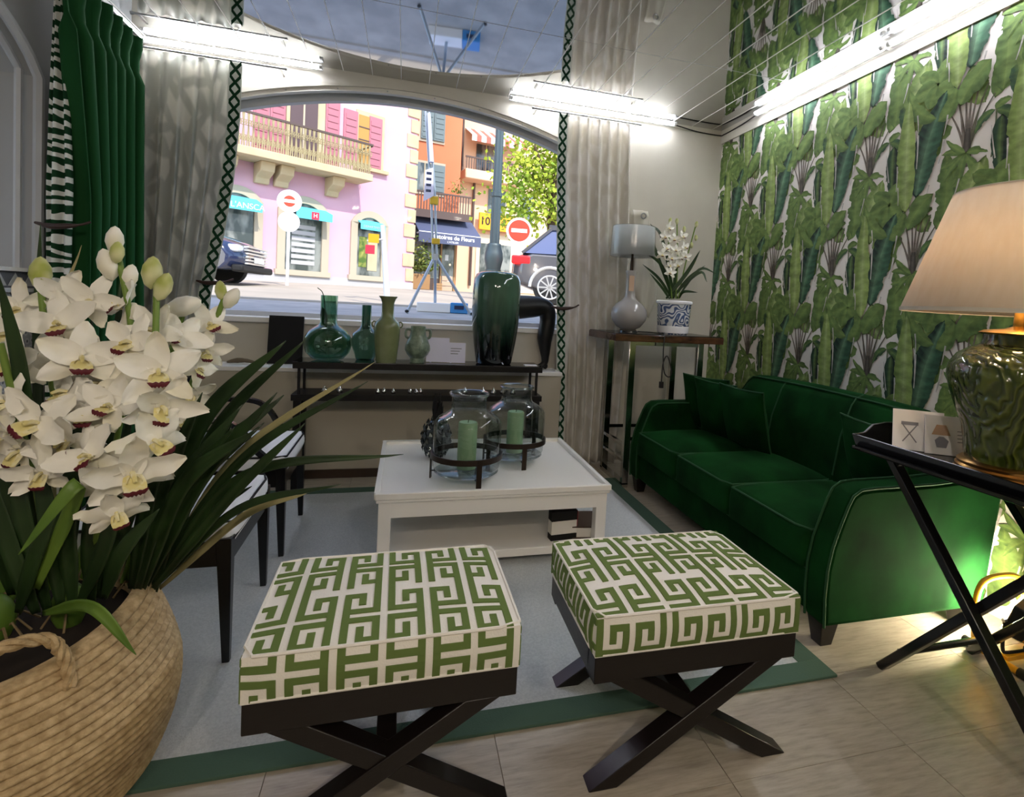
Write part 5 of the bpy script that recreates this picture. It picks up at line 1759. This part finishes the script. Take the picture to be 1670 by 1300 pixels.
# pink corner house
b = building('pink_house', 'pink corner house with balcony and arched shop windows across the street', (.216, 20.833, 0), math.atan2(.53115, .84728))
fbox('wall', -9.5, .0, -3, 0, .8, 10.5, 'pink_wall', b)
fbox('plinth', -9.5, .02, 0, .06, 1.0, 1.80, 'plinth_stone', b)
for k in range(16):
    wq = .42 if k % 2 else .28
    fbox('quoin', -wq, .03, 0, .05, 1.85+k*.52, 2.30+k*.52, 'stone', b, .01)
bs = fbox('balcony_slab', -8.5, -2.15, 0, .95, 4.86, 5.08, 'stone', b, .02)
rl = fbox('balcony_rail', -8.5, -2.16, .86, .92, 5.96, 6.02, 'iron_dark', b)
bm_ = MB()
x = -7.2
k = 0
while x < -2.2:
    bm_.beam((x, -.89, 5.08), (x+(.05 if k % 2 else -.05), -.89, 5.96), .028, .028)
    bm_.tube([(x+.05*math.cos(a), -.89, 5.3+.08*math.sin(a)) for a in [2*PI*i/6 for i in range(6)]], .012, 4, closed=True)
    bm_.tube([(x+.05*math.cos(a), -.89, 5.7+.08*math.sin(a)) for a in [2*PI*i/6 for i in range(6)]], .012, 4, closed=True)
    x += .062; k += 1
for y in (-.45, 0):
    bm_.beam((-2.18, -.9, 5.96), (-2.18, 0, 5.96), .04, .04)
for q in range(8):
    bm_.beam((-2.18, -.85+.11*q, 5.08), (-2.18, -.85+.11*q, 5.96), .028, .028)
o = obj('balusters', bm_, 'iron', b, fix=False); o['kind'] = 'stuff'
for u in (-6.2, -5.25, -4.72, -3.2):
    obj('bracket', MB().prism([(0, 4.86), (0, 4.30), (-.16, 4.30), (-.22, 4.45), (-.55, 4.60), (-.62, 4.86)], 'x', u-.05, u+.33), 'stone', b, bevel=.02)
def shutter(par, u0, u1, z0, z1, m, d=.05):
    o_ = fbox('shutter', u0, u1, .01, d, z0, z1, m, par, .005)
    k_ = max(3, int((z1-z0)/.22))
    for i in range(k_):
        za = z0+.08+(z1-z0-.16)*i/k_; zb_ = za+(z1-z0-.16)/k_*.7
        obj('louvre', MB().box(u0+.06, u1-.06, -d-.02, -d+.002, za, zb_), m, o_)
for (u0, u1) in ((-6.4, -5.95), (-5.35, -4.93), (-4.9, -4.48), (-3.30, -2.85)):
    shutter(b, u0, u1, 5.1, 7.3, 'shutter_pink')
fbox('door_frame', -4.46, -3.32, .0, .06, 5.08, 7.45, 'stone', b)
dr = fbox('balcony_door', -4.36, -3.56, .06, .09, 5.08, 7.3, 'shutter_dark', b)
fbox('door_bar', -4.0, -3.95, .09, .11, 5.1, 7.3, 'stone_grey', b)
fbox('window_frame', -2.30, -1.30, .0, .05, 5.45, 7.25, 'stone', b)
wd = fbox('window', -2.22, -1.85, .05, .07, 5.55, 7.1, 'blind', b)
for z in (5.9, 6.3, 6.7):
    obj('glazing_bar', MB().box(-2.22, -1.85, -.085, -.07, z, z+.03), 'shutter_dark', wd)
fbox('window_sill', -2.35, -1.15, 0, .16, 5.36, 5.47, 'stone', b)
shutter(b, -2.72, -2.26, 5.5, 7.15, 'shutter_pink', .07)
shutter(b, -1.87, -1.40, 5.5, 7.15, 'shutter_pink', .07)
for (u0, u1, zs, zt) in ((-6.4, -5.03, 3.75, 4.15), (-4.62, -3.08, 3.72, 4.17), (-2.36, -1.04, 3.65, 4.07)):
    arch_window(b, u0, u1, 1.92, zs, zt, .22, 'stone_grey')
def awning(par, u0, u1, zt, zb, d, m, val):
    o_ = obj('awning', MB().prism([(-.02, zt), (-d, zb), (-d, zb-.02), (-.02, zt-.05)], 'x', u0, u1), m, par)
    obj('valance', MB().box(u0, u1, -d-.015, -d, zb-val, zb), m, o_)
    return o_
aw = awning(b, -6.1, -5.22, 3.85, 3.66, .55, 'cyan_awning', .24)
text('lettering', "L'ANSCA", 'letter_white', aw, (-5.6, -.57, 3.54), (R(90), 0, 0), .22)
aw = awning(b, -4.30, -3.22, 3.85, 3.68, .55, 'cyan_awning', .24)
fbox('logo', -3.86, -3.64, .567, .575, 3.45, 3.67, 'red_logo', aw)
text('logo_letter', "H", 'letter_white', aw, (-3.75, -.577, 3.56), (R(90), 0, 0), .18)
aw = awning(b, -2.14, -1.26, 3.75, 3.62, .25, 'cyan_awning', .2)
text('lettering', "DEPARTMENT", 'plinth_stone', aw, (-1.7, -.27, 3.52), (R(90), 0, 0), .11)
for k in range(7):
    fbox('roller_slat', -4.2, -3.5, .02, .03, 2.1+.18*k, 2.22+.18*k, 'plinth_stone', b)
fbox('poster', -2.05, -1.78, .02, .03, 2.2, 3.2, 'shrub', b)
fbox('poster', -1.74, -1.40, .02, .03, 2.1, 3.3, 'stone', b)

# orange house
AN = math.atan2(.21032, .97763)
b = building('orange_house', 'orange house with grey shutters above the flower shop awning', (.99, 24.79, 0), AN)
fbox('wall', -1.45, 1.15, -6, 0, .8, 13, 'orange_wall', b)
for (u0, u1, z0, z1) in ((-.72, .38, 7.95, 9.6), (-.80, .46, 5.75, 6.95)):
    fbox('window_frame', u0, u1, 0, .06, z0-.1, z1+.1, 'stone_grey', b)
    w_ = fbox('window', u0+.1, u1-.1, .06, .08, z0, z1, 'pane_dark', b)
    shutter(b, u0+.62, u1-.02, z0, z1, 'shutter_grey', .12)
    if z0 > 7:
        shutter(b, u0+.08, u0+.60, z0, z1, 'shutter_grey', .12)
    else:
        shutter(b, u0-.25, u0+.14, z0, z1, 'shutter_grey', .12)
        fbox('glazing_bar', u0+.36, u0+.40, .08, .1, z0, z1, 'stone', w_)
fbox('balcony_slab', -1.2, 1.45, 0, .8, 4.72, 4.9, 'stone_grey', b, .02)
fbox('fascia', -1.2, 1.45, .8, .84, 4.60, 4.92, 'iron_dark', b)
fbox('balcony_rail', -1.2, 1.45, .74, .8, 5.62, 5.68, 'iron_dark', b)
bm_ = MB()
for k in range(22):
    bm_.box(-1.15+.118*k-.02, -1.15+.118*k+.02, -.78, -.75, 4.9, 5.62)
o = obj('balusters', bm_, 'iron_dark', b, fix=False); o['kind'] = 'stuff'
sh_ = MB()
rs_ = random.Random(4)
for k in range(60):
    c = Vector((.85+rs_.gauss(0, .18), -.6+rs_.gauss(0, .08), 5.75+abs(rs_.gauss(0, .25))))
    d = Vector((rs_.uniform(-1, 1), rs_.uniform(-1, 1), rs_.uniform(-.3, 1))).normalized()*.14
    e = d.cross(Vector((rs_.uniform(-1, 1), rs_.uniform(-1, 1), 1))).normalized()*.03
    sh_.add([c-e, c+d*.6-e, c+d, c+d*.6+e, c+e], [(0, 1, 2, 3, 4)])
o = obj('balcony_plant', sh_, 'shrub', b, fix=False); o['kind'] = 'stuff'
fbox('shop_front', -1.0, 1.10, .0, .06, 1.6, 4.5, 'iron_dark', b)
fbox('shop_pane', -.95, .36, .06, .08, 2.15, 4.3, 'pane_dark', b)
dr = fbox('shop_door', .45, 1.0, .06, .10, 1.65, 3.8, 'pane_dark', b)
fbox('door_frame', .40, .46, .06, .14, 1.65, 3.9, 'wood_crate', b); fbox('door_frame', 1.0, 1.08, .06, .14, 1.65, 3.9, 'wood_crate', b)
fbox('door_notice', .60, .75, .10, .115, 2.95, 3.2, 'sign_white', dr); fbox('door_notice', .72, .9, .10, .115, 1.95, 2.3, 'sign_white', dr)
fbox('door_light', .80, .86, .10, .12, 2.75, 2.82, 'shop_lit', dr)
aw = awning(b, -.85, 1.75, 4.72, 3.95, 1.35, 'navy_awning', .42)
text('lettering', "Histoires de Fleurs", 'letter_white', aw, (.55, -1.37, 3.80), (R(90), 0, 0), .24, bold=.004)
text('lettering', "L'ATELIER", 'letter_white', aw, (.55, -1.37, 3.62), (R(90), 0, 0), .11)
fbox('awning_lip', -.85, 1.75, 1.345, 1.372, 3.94, 3.97, 'letter_white', aw)
obj('awning_tube', MB().tube([(-.75, -.6, 3.95), (-.35, -.9, 4.15)], .03, 8), 'sign_white', aw, smooth=True)
# shrubs and crates in front of the flower shop
o = thing('potted_shrub', 'leafy potted shrub in front of the flower shop window', 'plant', (.60, 23.55, gz(23.6)))
sh_ = MB()
for k in range(700):
    c = Vector((rs_.gauss(0, .33), rs_.gauss(0, .25), .75+abs(rs_.gauss(0.15, .45))))
    d = Vector((rs_.uniform(-1, 1), rs_.uniform(-1, 1), rs_.uniform(-.5, 1))).normalized()*.16
    e = d.cross(Vector((rs_.uniform(-1, 1), rs_.uniform(-1, 1), 1))).normalized()*.045
    sh_.add([c-e*.4, c+d*.5-e, c+d, c+d*.5+e], [(0, 1, 2, 3)])
q = obj('foliage', sh_, 'shrub', o, fix=False); q['kind'] = 'stuff'
obj('planter', MB().box(-.35, .35, -.25, .25, 0, .62), 'wood_crate', o, bevel=.02)
for (x, y, w_, h_, lab, mm_) in ((1.25, 23.3, .34, .30, 'small wooden crate on the pavement beside the flower shop shrub', 'wood_crate'), (1.62, 23.4, .42, .62, 'taller cardboard coloured box by the flower shop door', 'tag')):
    o = thing('crate', lab, 'crate', (x, y, gz(y)))
    for k in range(3):
        obj('slat', MB().box(-w_/2, w_/2, -.2, .2, h_*k/3, h_*k/3+h_*.29), mm_, o)

# beige house further right
b = building('beige_house', 'beige house with striped awning and green shutters behind the street lamp', (2.82, 27.386, 0), AN)
fbox('wall', -.55, 12, -6, 0, .8, 14, 'beige_wall', b)
fbox('balcony', -.6, 2.2, 0, 1.0, 6.9, 7.35, 'beige_wall', b, .05)
fbox('balcony_rail', -.6, 2.2, .92, .98, 7.85, 7.92, 'iron_dark', b)
bm_ = MB()
for k in range(24):
    bm_.box(-.55+.118*k-.015, -.55+.118*k+.015, -.97, -.94, 7.35, 7.86)
o = obj('balusters', bm_, 'iron_dark', b, fix=False); o['kind'] = 'stuff'
aw = obj('striped_awning', MB().box(-.4, 2.4, -.01, 0, 9.35, 9.4), 'awning_white', b)
for k in range(12):
    u = -.4+.23*k
    obj('stripe', MB().prism([(-.02, 9.4), (-1.1, 8.85), (-1.1, 8.6), (-1.13, 8.6), (-1.13, 8.87), (-.02, 9.44)], 'x', u, u+.23), 'awning_red' if k % 2 else 'awning_white', aw)
w_ = fbox('window', .2, 1.15, 0, .05, 7.4, 8.8, 'pane_dark', b)
fbox('glazing_bar', .65, .71, .05, .07, 7.4, 8.8, 'stone', w_)
shutter(b, .9, 1.8, 5.2, 6.75, 'shutter_grey')
shutter(b, 2.6, 3.3, 5.2, 6.75, 'shutter_grey')
fbox('window', 1.8, 2.6, 0, .03, 5.2, 6.75, 'cream_shade', b)
fbox('shop_front', .4, 4.5, 0, .05, 1.8, 4.55, 'cream_shade', b)
fbox('shop_pane', .6, 2.2, .05, .07, 2.2, 4.1, 'pane_dark', b)
obj('drain_pipe', MB().tube(catmull([(-.50, -.1, 13), (-.50, -.1, 7.7), (-.25, -.12, 7.2), (.12, -.12, 7.0), (.14, -.1, 6.5), (.14, -.1, 2)], 5), .06, 8), 'iron_dark', b, smooth=True)
sg = thing('shop_sign', 'yellow shop sign with black lettering on the beige house', 'sign', (2.82+.9*.9776, 27.386+.9*.21-.35, 0), AN)
obj('panel', MB().box(-.45, 2.0, -.06, .06, 4.72, 5.52), 'sign_yellow', sg, bevel=.01)
text('lettering', "10", 'letter_black', sg, (-.16, -.065, 5.12), (R(90), 0, 0), .52, bold=.008)
text('lettering', "% B", 'letter_black', sg, (1.02, -.065, 5.06), (R(90), 0, 0), .46)

# tree
o = thing('tree', 'sunlit yellow green street tree behind the parked car', 'tree', (4.0, 15.6, gz(15.6)))
obj('trunk', MB().tube(catmull([(0, 0, 0), (.05, 0, 1.2), (-.05, .05, 2.6), (.1, 0, 4.2)], 5), [.16]*10+[.09]*6, 10), 'bark', o, smooth=True)
for a in range(5):
    an = a*1.3
    obj('branch', MB().tube(catmull([(0, 0, 2.2+.2*a), (.5*math.cos(an), .4*math.sin(an), 2.8+.2*a), (1.1*math.cos(an), .8*math.sin(an), 3.2+.3*a)], 4), .04, 6), 'bark', o, smooth=True)
lv = MB()
for k in range(5200):
    q = k % 9
    cc = ((-.9, 0, 3.4), (.4, .2, 4.2), (1.1, -.2, 3.2), (-.5, .3, 4.7), (.2, -.3, 2.6), (-1.0, -.3, 2.5), (1.4, .4, 4.4), (.3, 0, 5.2), (-.2, .2, 3.6))[q]
    c = Vector((rs_.gauss(cc[0], .42), rs_.gauss(cc[1], .45), rs_.gauss(cc[2], .40)))
    d = Vector((rs_.uniform(-1, 1), rs_.uniform(-1, 1), rs_.uniform(-1, .6))).normalized()*.13
    e = d.cross(Vector((rs_.uniform(-1, 1), rs_.uniform(-1, 1), rs_.uniform(-1, 1)))).normalized()*.06
    lv.add([c, c+d*.5-e, c+d, c+d*.5+e], [(0, 1, 2, 3)])
q = obj('foliage', lv, 'tree_leaf', o, fix=False); q['kind'] = 'stuff'

# street lamp post
o = thing('street_lamp', 'fluted dark iron lamp post on the pavement outside the window', 'lamp post', (1.80, 12.05, gz(12.05)))
hb = 1.98-gz(12.05)
obj('base', MB().lathe([(.22, 0), (.22, .10), (.16, .16), (.14, .5), (.17, hb-.10), (.17, hb)], 16), 'lamp_iron', o, smooth=True)
bulge = [(.15, hb-.02), (.17, hb+.08), (.20, hb+.22), (.19, hb+.36), (.15, hb+.50), (.155, hb+.53), (.13, hb+.56)]
obj('leaf_bulge', MB().lathe(bulge, 20), 'lamp_iron', o, smooth=True)
sf = MB()
n_ = 20
zs_ = [hb+.55, 2.3, 2.35, 4.6]
for i, (r, z) in enumerate([(.105, hb+.55), (.10, 2.2), (.12, 2.22), (.12, 2.30), (.095, 2.32), (.085, 4.9)]):
    for j in range(n_):
        rr_ = r*(1 if j % 2 else .9)
        sf.v.append((rr_*math.cos(2*PI*j/n_), rr_*math.sin(2*PI*j/n_), z))
    if i:
        sf.f += [((i-1)*n_+j, (i-1)*n_+(j+1) % n_, i*n_+(j+1) % n_, i*n_+j) for j in range(n_)]
obj('fluted_shaft', sf, 'lamp_iron', o)
obj('lantern_head', MB().lathe([(.03, 4.9), (.14, 5.0), (.2, 5.5), (.24, 5.52), (.05, 5.75), (0, 5.8)], 8), 'lamp_iron', o)

# no-entry signs
def no_entry(loc, h, r, ang, label, ms, second=False):
    o = thing('road_sign', label, 'sign', loc, ang)
    obj('pole', MB().tube([(0, .03, 0), (0, .03, h+r*.8)], .035, 10), 'sign_white', o, smooth=True)
    def disc(rr, y0, y1, zc):
        return MB().prism([(rr*math.cos(2*PI*i/36), zc+rr*math.sin(2*PI*i/36)) for i in range(36)], 'y', y0, y1)
    obj('plate', disc(r*1.12, -.012, 0, h), 'sign_white', o)
    obj('red_disc', disc(r*.92 if not second else r*.55, -.018, -.012, h), ms, o)
    obj('white_bar', MB().box(-r*.68 if not second else -r*.55, r*.68 if not second else r*.55, -.024, -.018, h-r*.16, h+r*.16), 'sign_white', o)
    if second:
        obj('lower_plate', disc(r*1.0, -.010, .0, h-r*2.05), 'sign_white', o)
        obj('lower_stripe', MB().prism([(r*.62*math.cos(a), h-r*2.05+r*.62*math.sin(a)) for a in [R(-70+14*i) for i in range(11)]]+[(r*.5*math.cos(a), h-r*2.05+r*.5*math.sin(a)) for a in [R(70-14*i) for i in range(11)]], 'y', -.014, -.010), 'plinth_stone', o)
no_entry((-2.575, 14.0, gz(14.0)), 1.90, .225, R(12), 'white no entry sign with second plate in front of the pink house', 'sign_red', True)
no_entry((2.74, 14.2, gz(14.2)), 1.73, .296, R(-8), 'red and white no entry sign behind the parked grey car', 'sign_red')

# white post with reflectors
o = thing('barrier_post', 'slanting white post with orange and red reflectors on the pavement', 'post', (-.27, 9.48, gz(9.48)))
obj('post', MB().tube([(0, 0, 0), (-.05, .03, .55), (-.12, .08, 1.22)], [.05, .045, .035], 12), 'galva_white', o, smooth=True)
obj('reflector', MB().box(-.32, -.16, -.02, 0, .92, 1.06), 'sign_yellow', o).rotation_euler = (0, R(0), 0)
obj('reflector', MB().box(-.36, -.22, -.02, 0, .74, .88), 'red_logo', o)
obj('reflector_arm', MB().beam((-.34, .01, .95), (-.08, .03, 1.0), .02, .02), 'sign_white', o)

# tripod with banner pole
o = thing('tripod_stand', 'galvanised tripod stand with banner and yellow clamps outside the window', 'tripod', (.34, 7.15, gz(7.15)))
zb_ = gz(7.15)
ap = Vector((0, 0, .72))
for (x, y) in ((-.31, -.22), (.47, -.10), (.05, .40)):
    obj('leg', MB().tube([ap, (x, y, 0)], .018, 8), 'galva', o, smooth=True)
    obj('foot', MB().ball((x, y, .02), .025, .025, .02, 8, 6), 'rubber', o, smooth=True)
for dx in (-.022, .022):
    obj('mast', MB().tube([(dx, 0, .66), (-.06+dx, 0, 1.5), (-.17+dx, .1, 2.55)], .014, 8), 'galva', o, smooth=True)
obj('clamp', MB().box(-.05, .05, -.04, .04, .86, .93), 'plastic_yellow', o, bevel=.01)
obj('clamp', MB().box(-.09, .01, -.04, .04, 1.34, 1.44), 'plastic_yellow', o, bevel=.01)
obj('collar', MB().box(-.035, .035, -.03, .03, .66, .74), 'galva', o)
bn = obj('banner', MB().prism([(-.17, 1.36), (-.05, 1.44), (-.07, 1.78), (-.16, 1.74)], 'y', -.05, -.046), 'card_lilac', o)
for k in range(4):
    obj('print_line', MB().box(-.145, -.085, -.052, -.0505, 1.48+.07*k, 1.51+.07*k), 'car_dark', bn)
obj('furled_banner', MB().tube([(-.09, -.01, 1.85), (-.145, .06, 2.45)], [.028, .022], 8), 'card_lilac', o, smooth=True)
obj('top_cross', MB().tube([(-.26, .1, 2.5), (-.10, .1, 2.52)], .012, 6), 'sign_white', o)
# blue and white box
o = thing('street_box', 'white and blue plastic box on the pavement beside the tripod', 'box', (.48, 7.45, gz(7.45)), R(-6))
obj('box_body', MB().box(-.32, .10, -.14, .14, 0, .12), 'sign_white', o, bevel=.01)
bx_ = obj('box_end', MB().box(.10, .32, -.14, .14, 0, .135), 'blue_plastic', o, bevel=.01)
obj('label_plate', MB().box(.15, .27, -.146, -.14, .05, .10), 'car_dark', bx_)

# parked cars
def car(loc, ang, label, paint, sc=1.):
    """nose towards local +x, wheels on the ground"""
    o = thing('parked_car', label, 'car', loc, ang)
    side = [(-2.15, .42), (-2.22, .62), (-2.20, .88), (-2.10, 1.0), (-1.95, 1.06), (1.05, 1.02), (1.75, .93), (2.12, .78), (2.24, .60), (2.22, .40), (2.10, .28), (1.78, .26), (-1.75, .28)]
    n = 10
    vs = []; fs = []
    kk = len(side)
    for i in range(n+1):
        w = -1+2*i/n
        yv = .92*w
        tap = 1-.10*abs(w)**4
        for (x, z) in side:
            vs.append((x*tap, yv, z if z < .5 else z-.05*abs(w)**4))
    for i in range(n):
        for j in range(kk):
            fs.append((i*kk+j, i*kk+(j+1) % kk, (i+1)*kk+(j+1) % kk, (i+1)*kk+j))
    fs += [tuple(range(kk)), tuple(n*kk+j for j in range(kk-1, -1, -1))]
    obj('body', MB().add(vs, fs), paint, o, smooth=True, bevel=.03)
    cab = [(-1.98, 1.03), (-1.62, 1.42), (-1.35, 1.58), (-.2, 1.64), (.30, 1.58), (1.10, 1.03)]
    vs = []; fs = []; kk = len(cab)
    for i in range(n+1):
        w = -1+2*i/n
        for (x, z) in cab:
            inset = 1-(z-1.03)*.28
            vs.append((x, .88*w*inset, z-.03*abs(w)**4*(z > 1.1)))
    for i in range(n):
        for j in range(kk):
            fs.append((i*kk+j, i*kk+(j+1) % kk, (i+1)*kk+(j+1) % kk, (i+1)*kk+j))
    fs += [tuple(range(kk)), tuple(n*kk+j for j in range(kk-1, -1, -1))]
    obj('cabin_glass', MB().add(vs, fs), 'car_glass', o, smooth=True)
    pil = MB()
    for s in (-1, 1):
        for (a, b_) in (((-1.98, .885*s, 1.03), (-1.40, .76*s, 1.56)), ((.30, .745*s, 1.56), (1.10, .885*s, 1.03)), ((-1.40, .76*s, 1.565), (.30, .745*s, 1.575)), ((-.45, .87*s, 1.03), (-.45, .745*s, 1.6)), ((-1.25, .875*s, 1.03), (-1.1, .76*s, 1.58))):
            pil.beam(a, b_, .05, .06)
    pil.box(-1.45, .28, -.70, .70, 1.60, 1.655)
    obj('roof_pillars', pil, paint, o, fix=False)
    for x in (-1.38, 1.40):
        for s in (-1, 1):
            y = s*.80
            w_ = obj('wheel', MB().tube([(x, y-.10, .34), (x, y+.10, .34)], .345, 28), 'tyre', o, smooth=True)
            obj('rim', MB().tube([(x, y+s*.095, .34), (x, y+s*.108, .34)], .25, 24), 'rubber', w_, smooth=True)
            sp_ = MB()
            for k in range(10):
                a = 2*PI*k/10
                sp_.beam((x, y+s*.112, .34), (x+.235*math.cos(a), y+s*.112, .34+.235*math.sin(a)), .03, .02, (0, 1, 0))
            sp_.tube([(x+.24*math.cos(2*PI*k/24), y+s*.112, .34+.24*math.sin(2*PI*k/24)) for k in range(24)], .018, 6, closed=True)
            obj('spokes', sp_, 'rim_silver', w_, fix=False)
            obj('wheel_arch', MB().tube([(x+.41*math.cos(a), s*.915, .34+.41*math.sin(a)) for a in [PI*k/14 for k in range(15)]], .035, 6), 'rim_silver' if paint == 'car_grey' else paint, o, smooth=True)
    for s in (-1, 1):
        obj('tail_light', MB().box(-2.19, -1.80, s*.80-.13, s*.80+.125, .80, .97), 'tail_red', o, bevel=.03)
        obj('head_light', MB().box(1.85, 2.16, s*.66-.16, s*.66+.16, .62, .76), 'clear_lens', o, bevel=.04)
    gr = MB()
    for k in range(6):
        gr.box(2.17, 2.255, -.55, .55, .40+.065*k, .43+.065*k)
    obj('grille', gr, 'rim_silver', o, fix=False)
    obj('bumper', MB().box(2.05, 2.27, -.84, .84, .24, .38), 'rubber', o, bevel=.04)
    obj('plate', MB().box(2.262, 2.272, -.26, .26, .44, .55), 'sign_white', o)
    obj('sill', MB().box(-1.0, 1.0, -.93, .93, .24, .34), 'rim_silver' if paint == 'car_grey' else 'rubber', o, bevel=.02)
    return o
mat('clear_lens', 'dfe6ee', .08, coat=.5)
car((4.42, 11.78, gz(11.78)), R(-14), 'grey parked car with red tail light behind the tall vase', 'car_grey')
car((-5.15, 13.1, gz(13.1)), R(-6), 'dark blue parked car whose front shows beside the sheer curtain', 'car_dark')
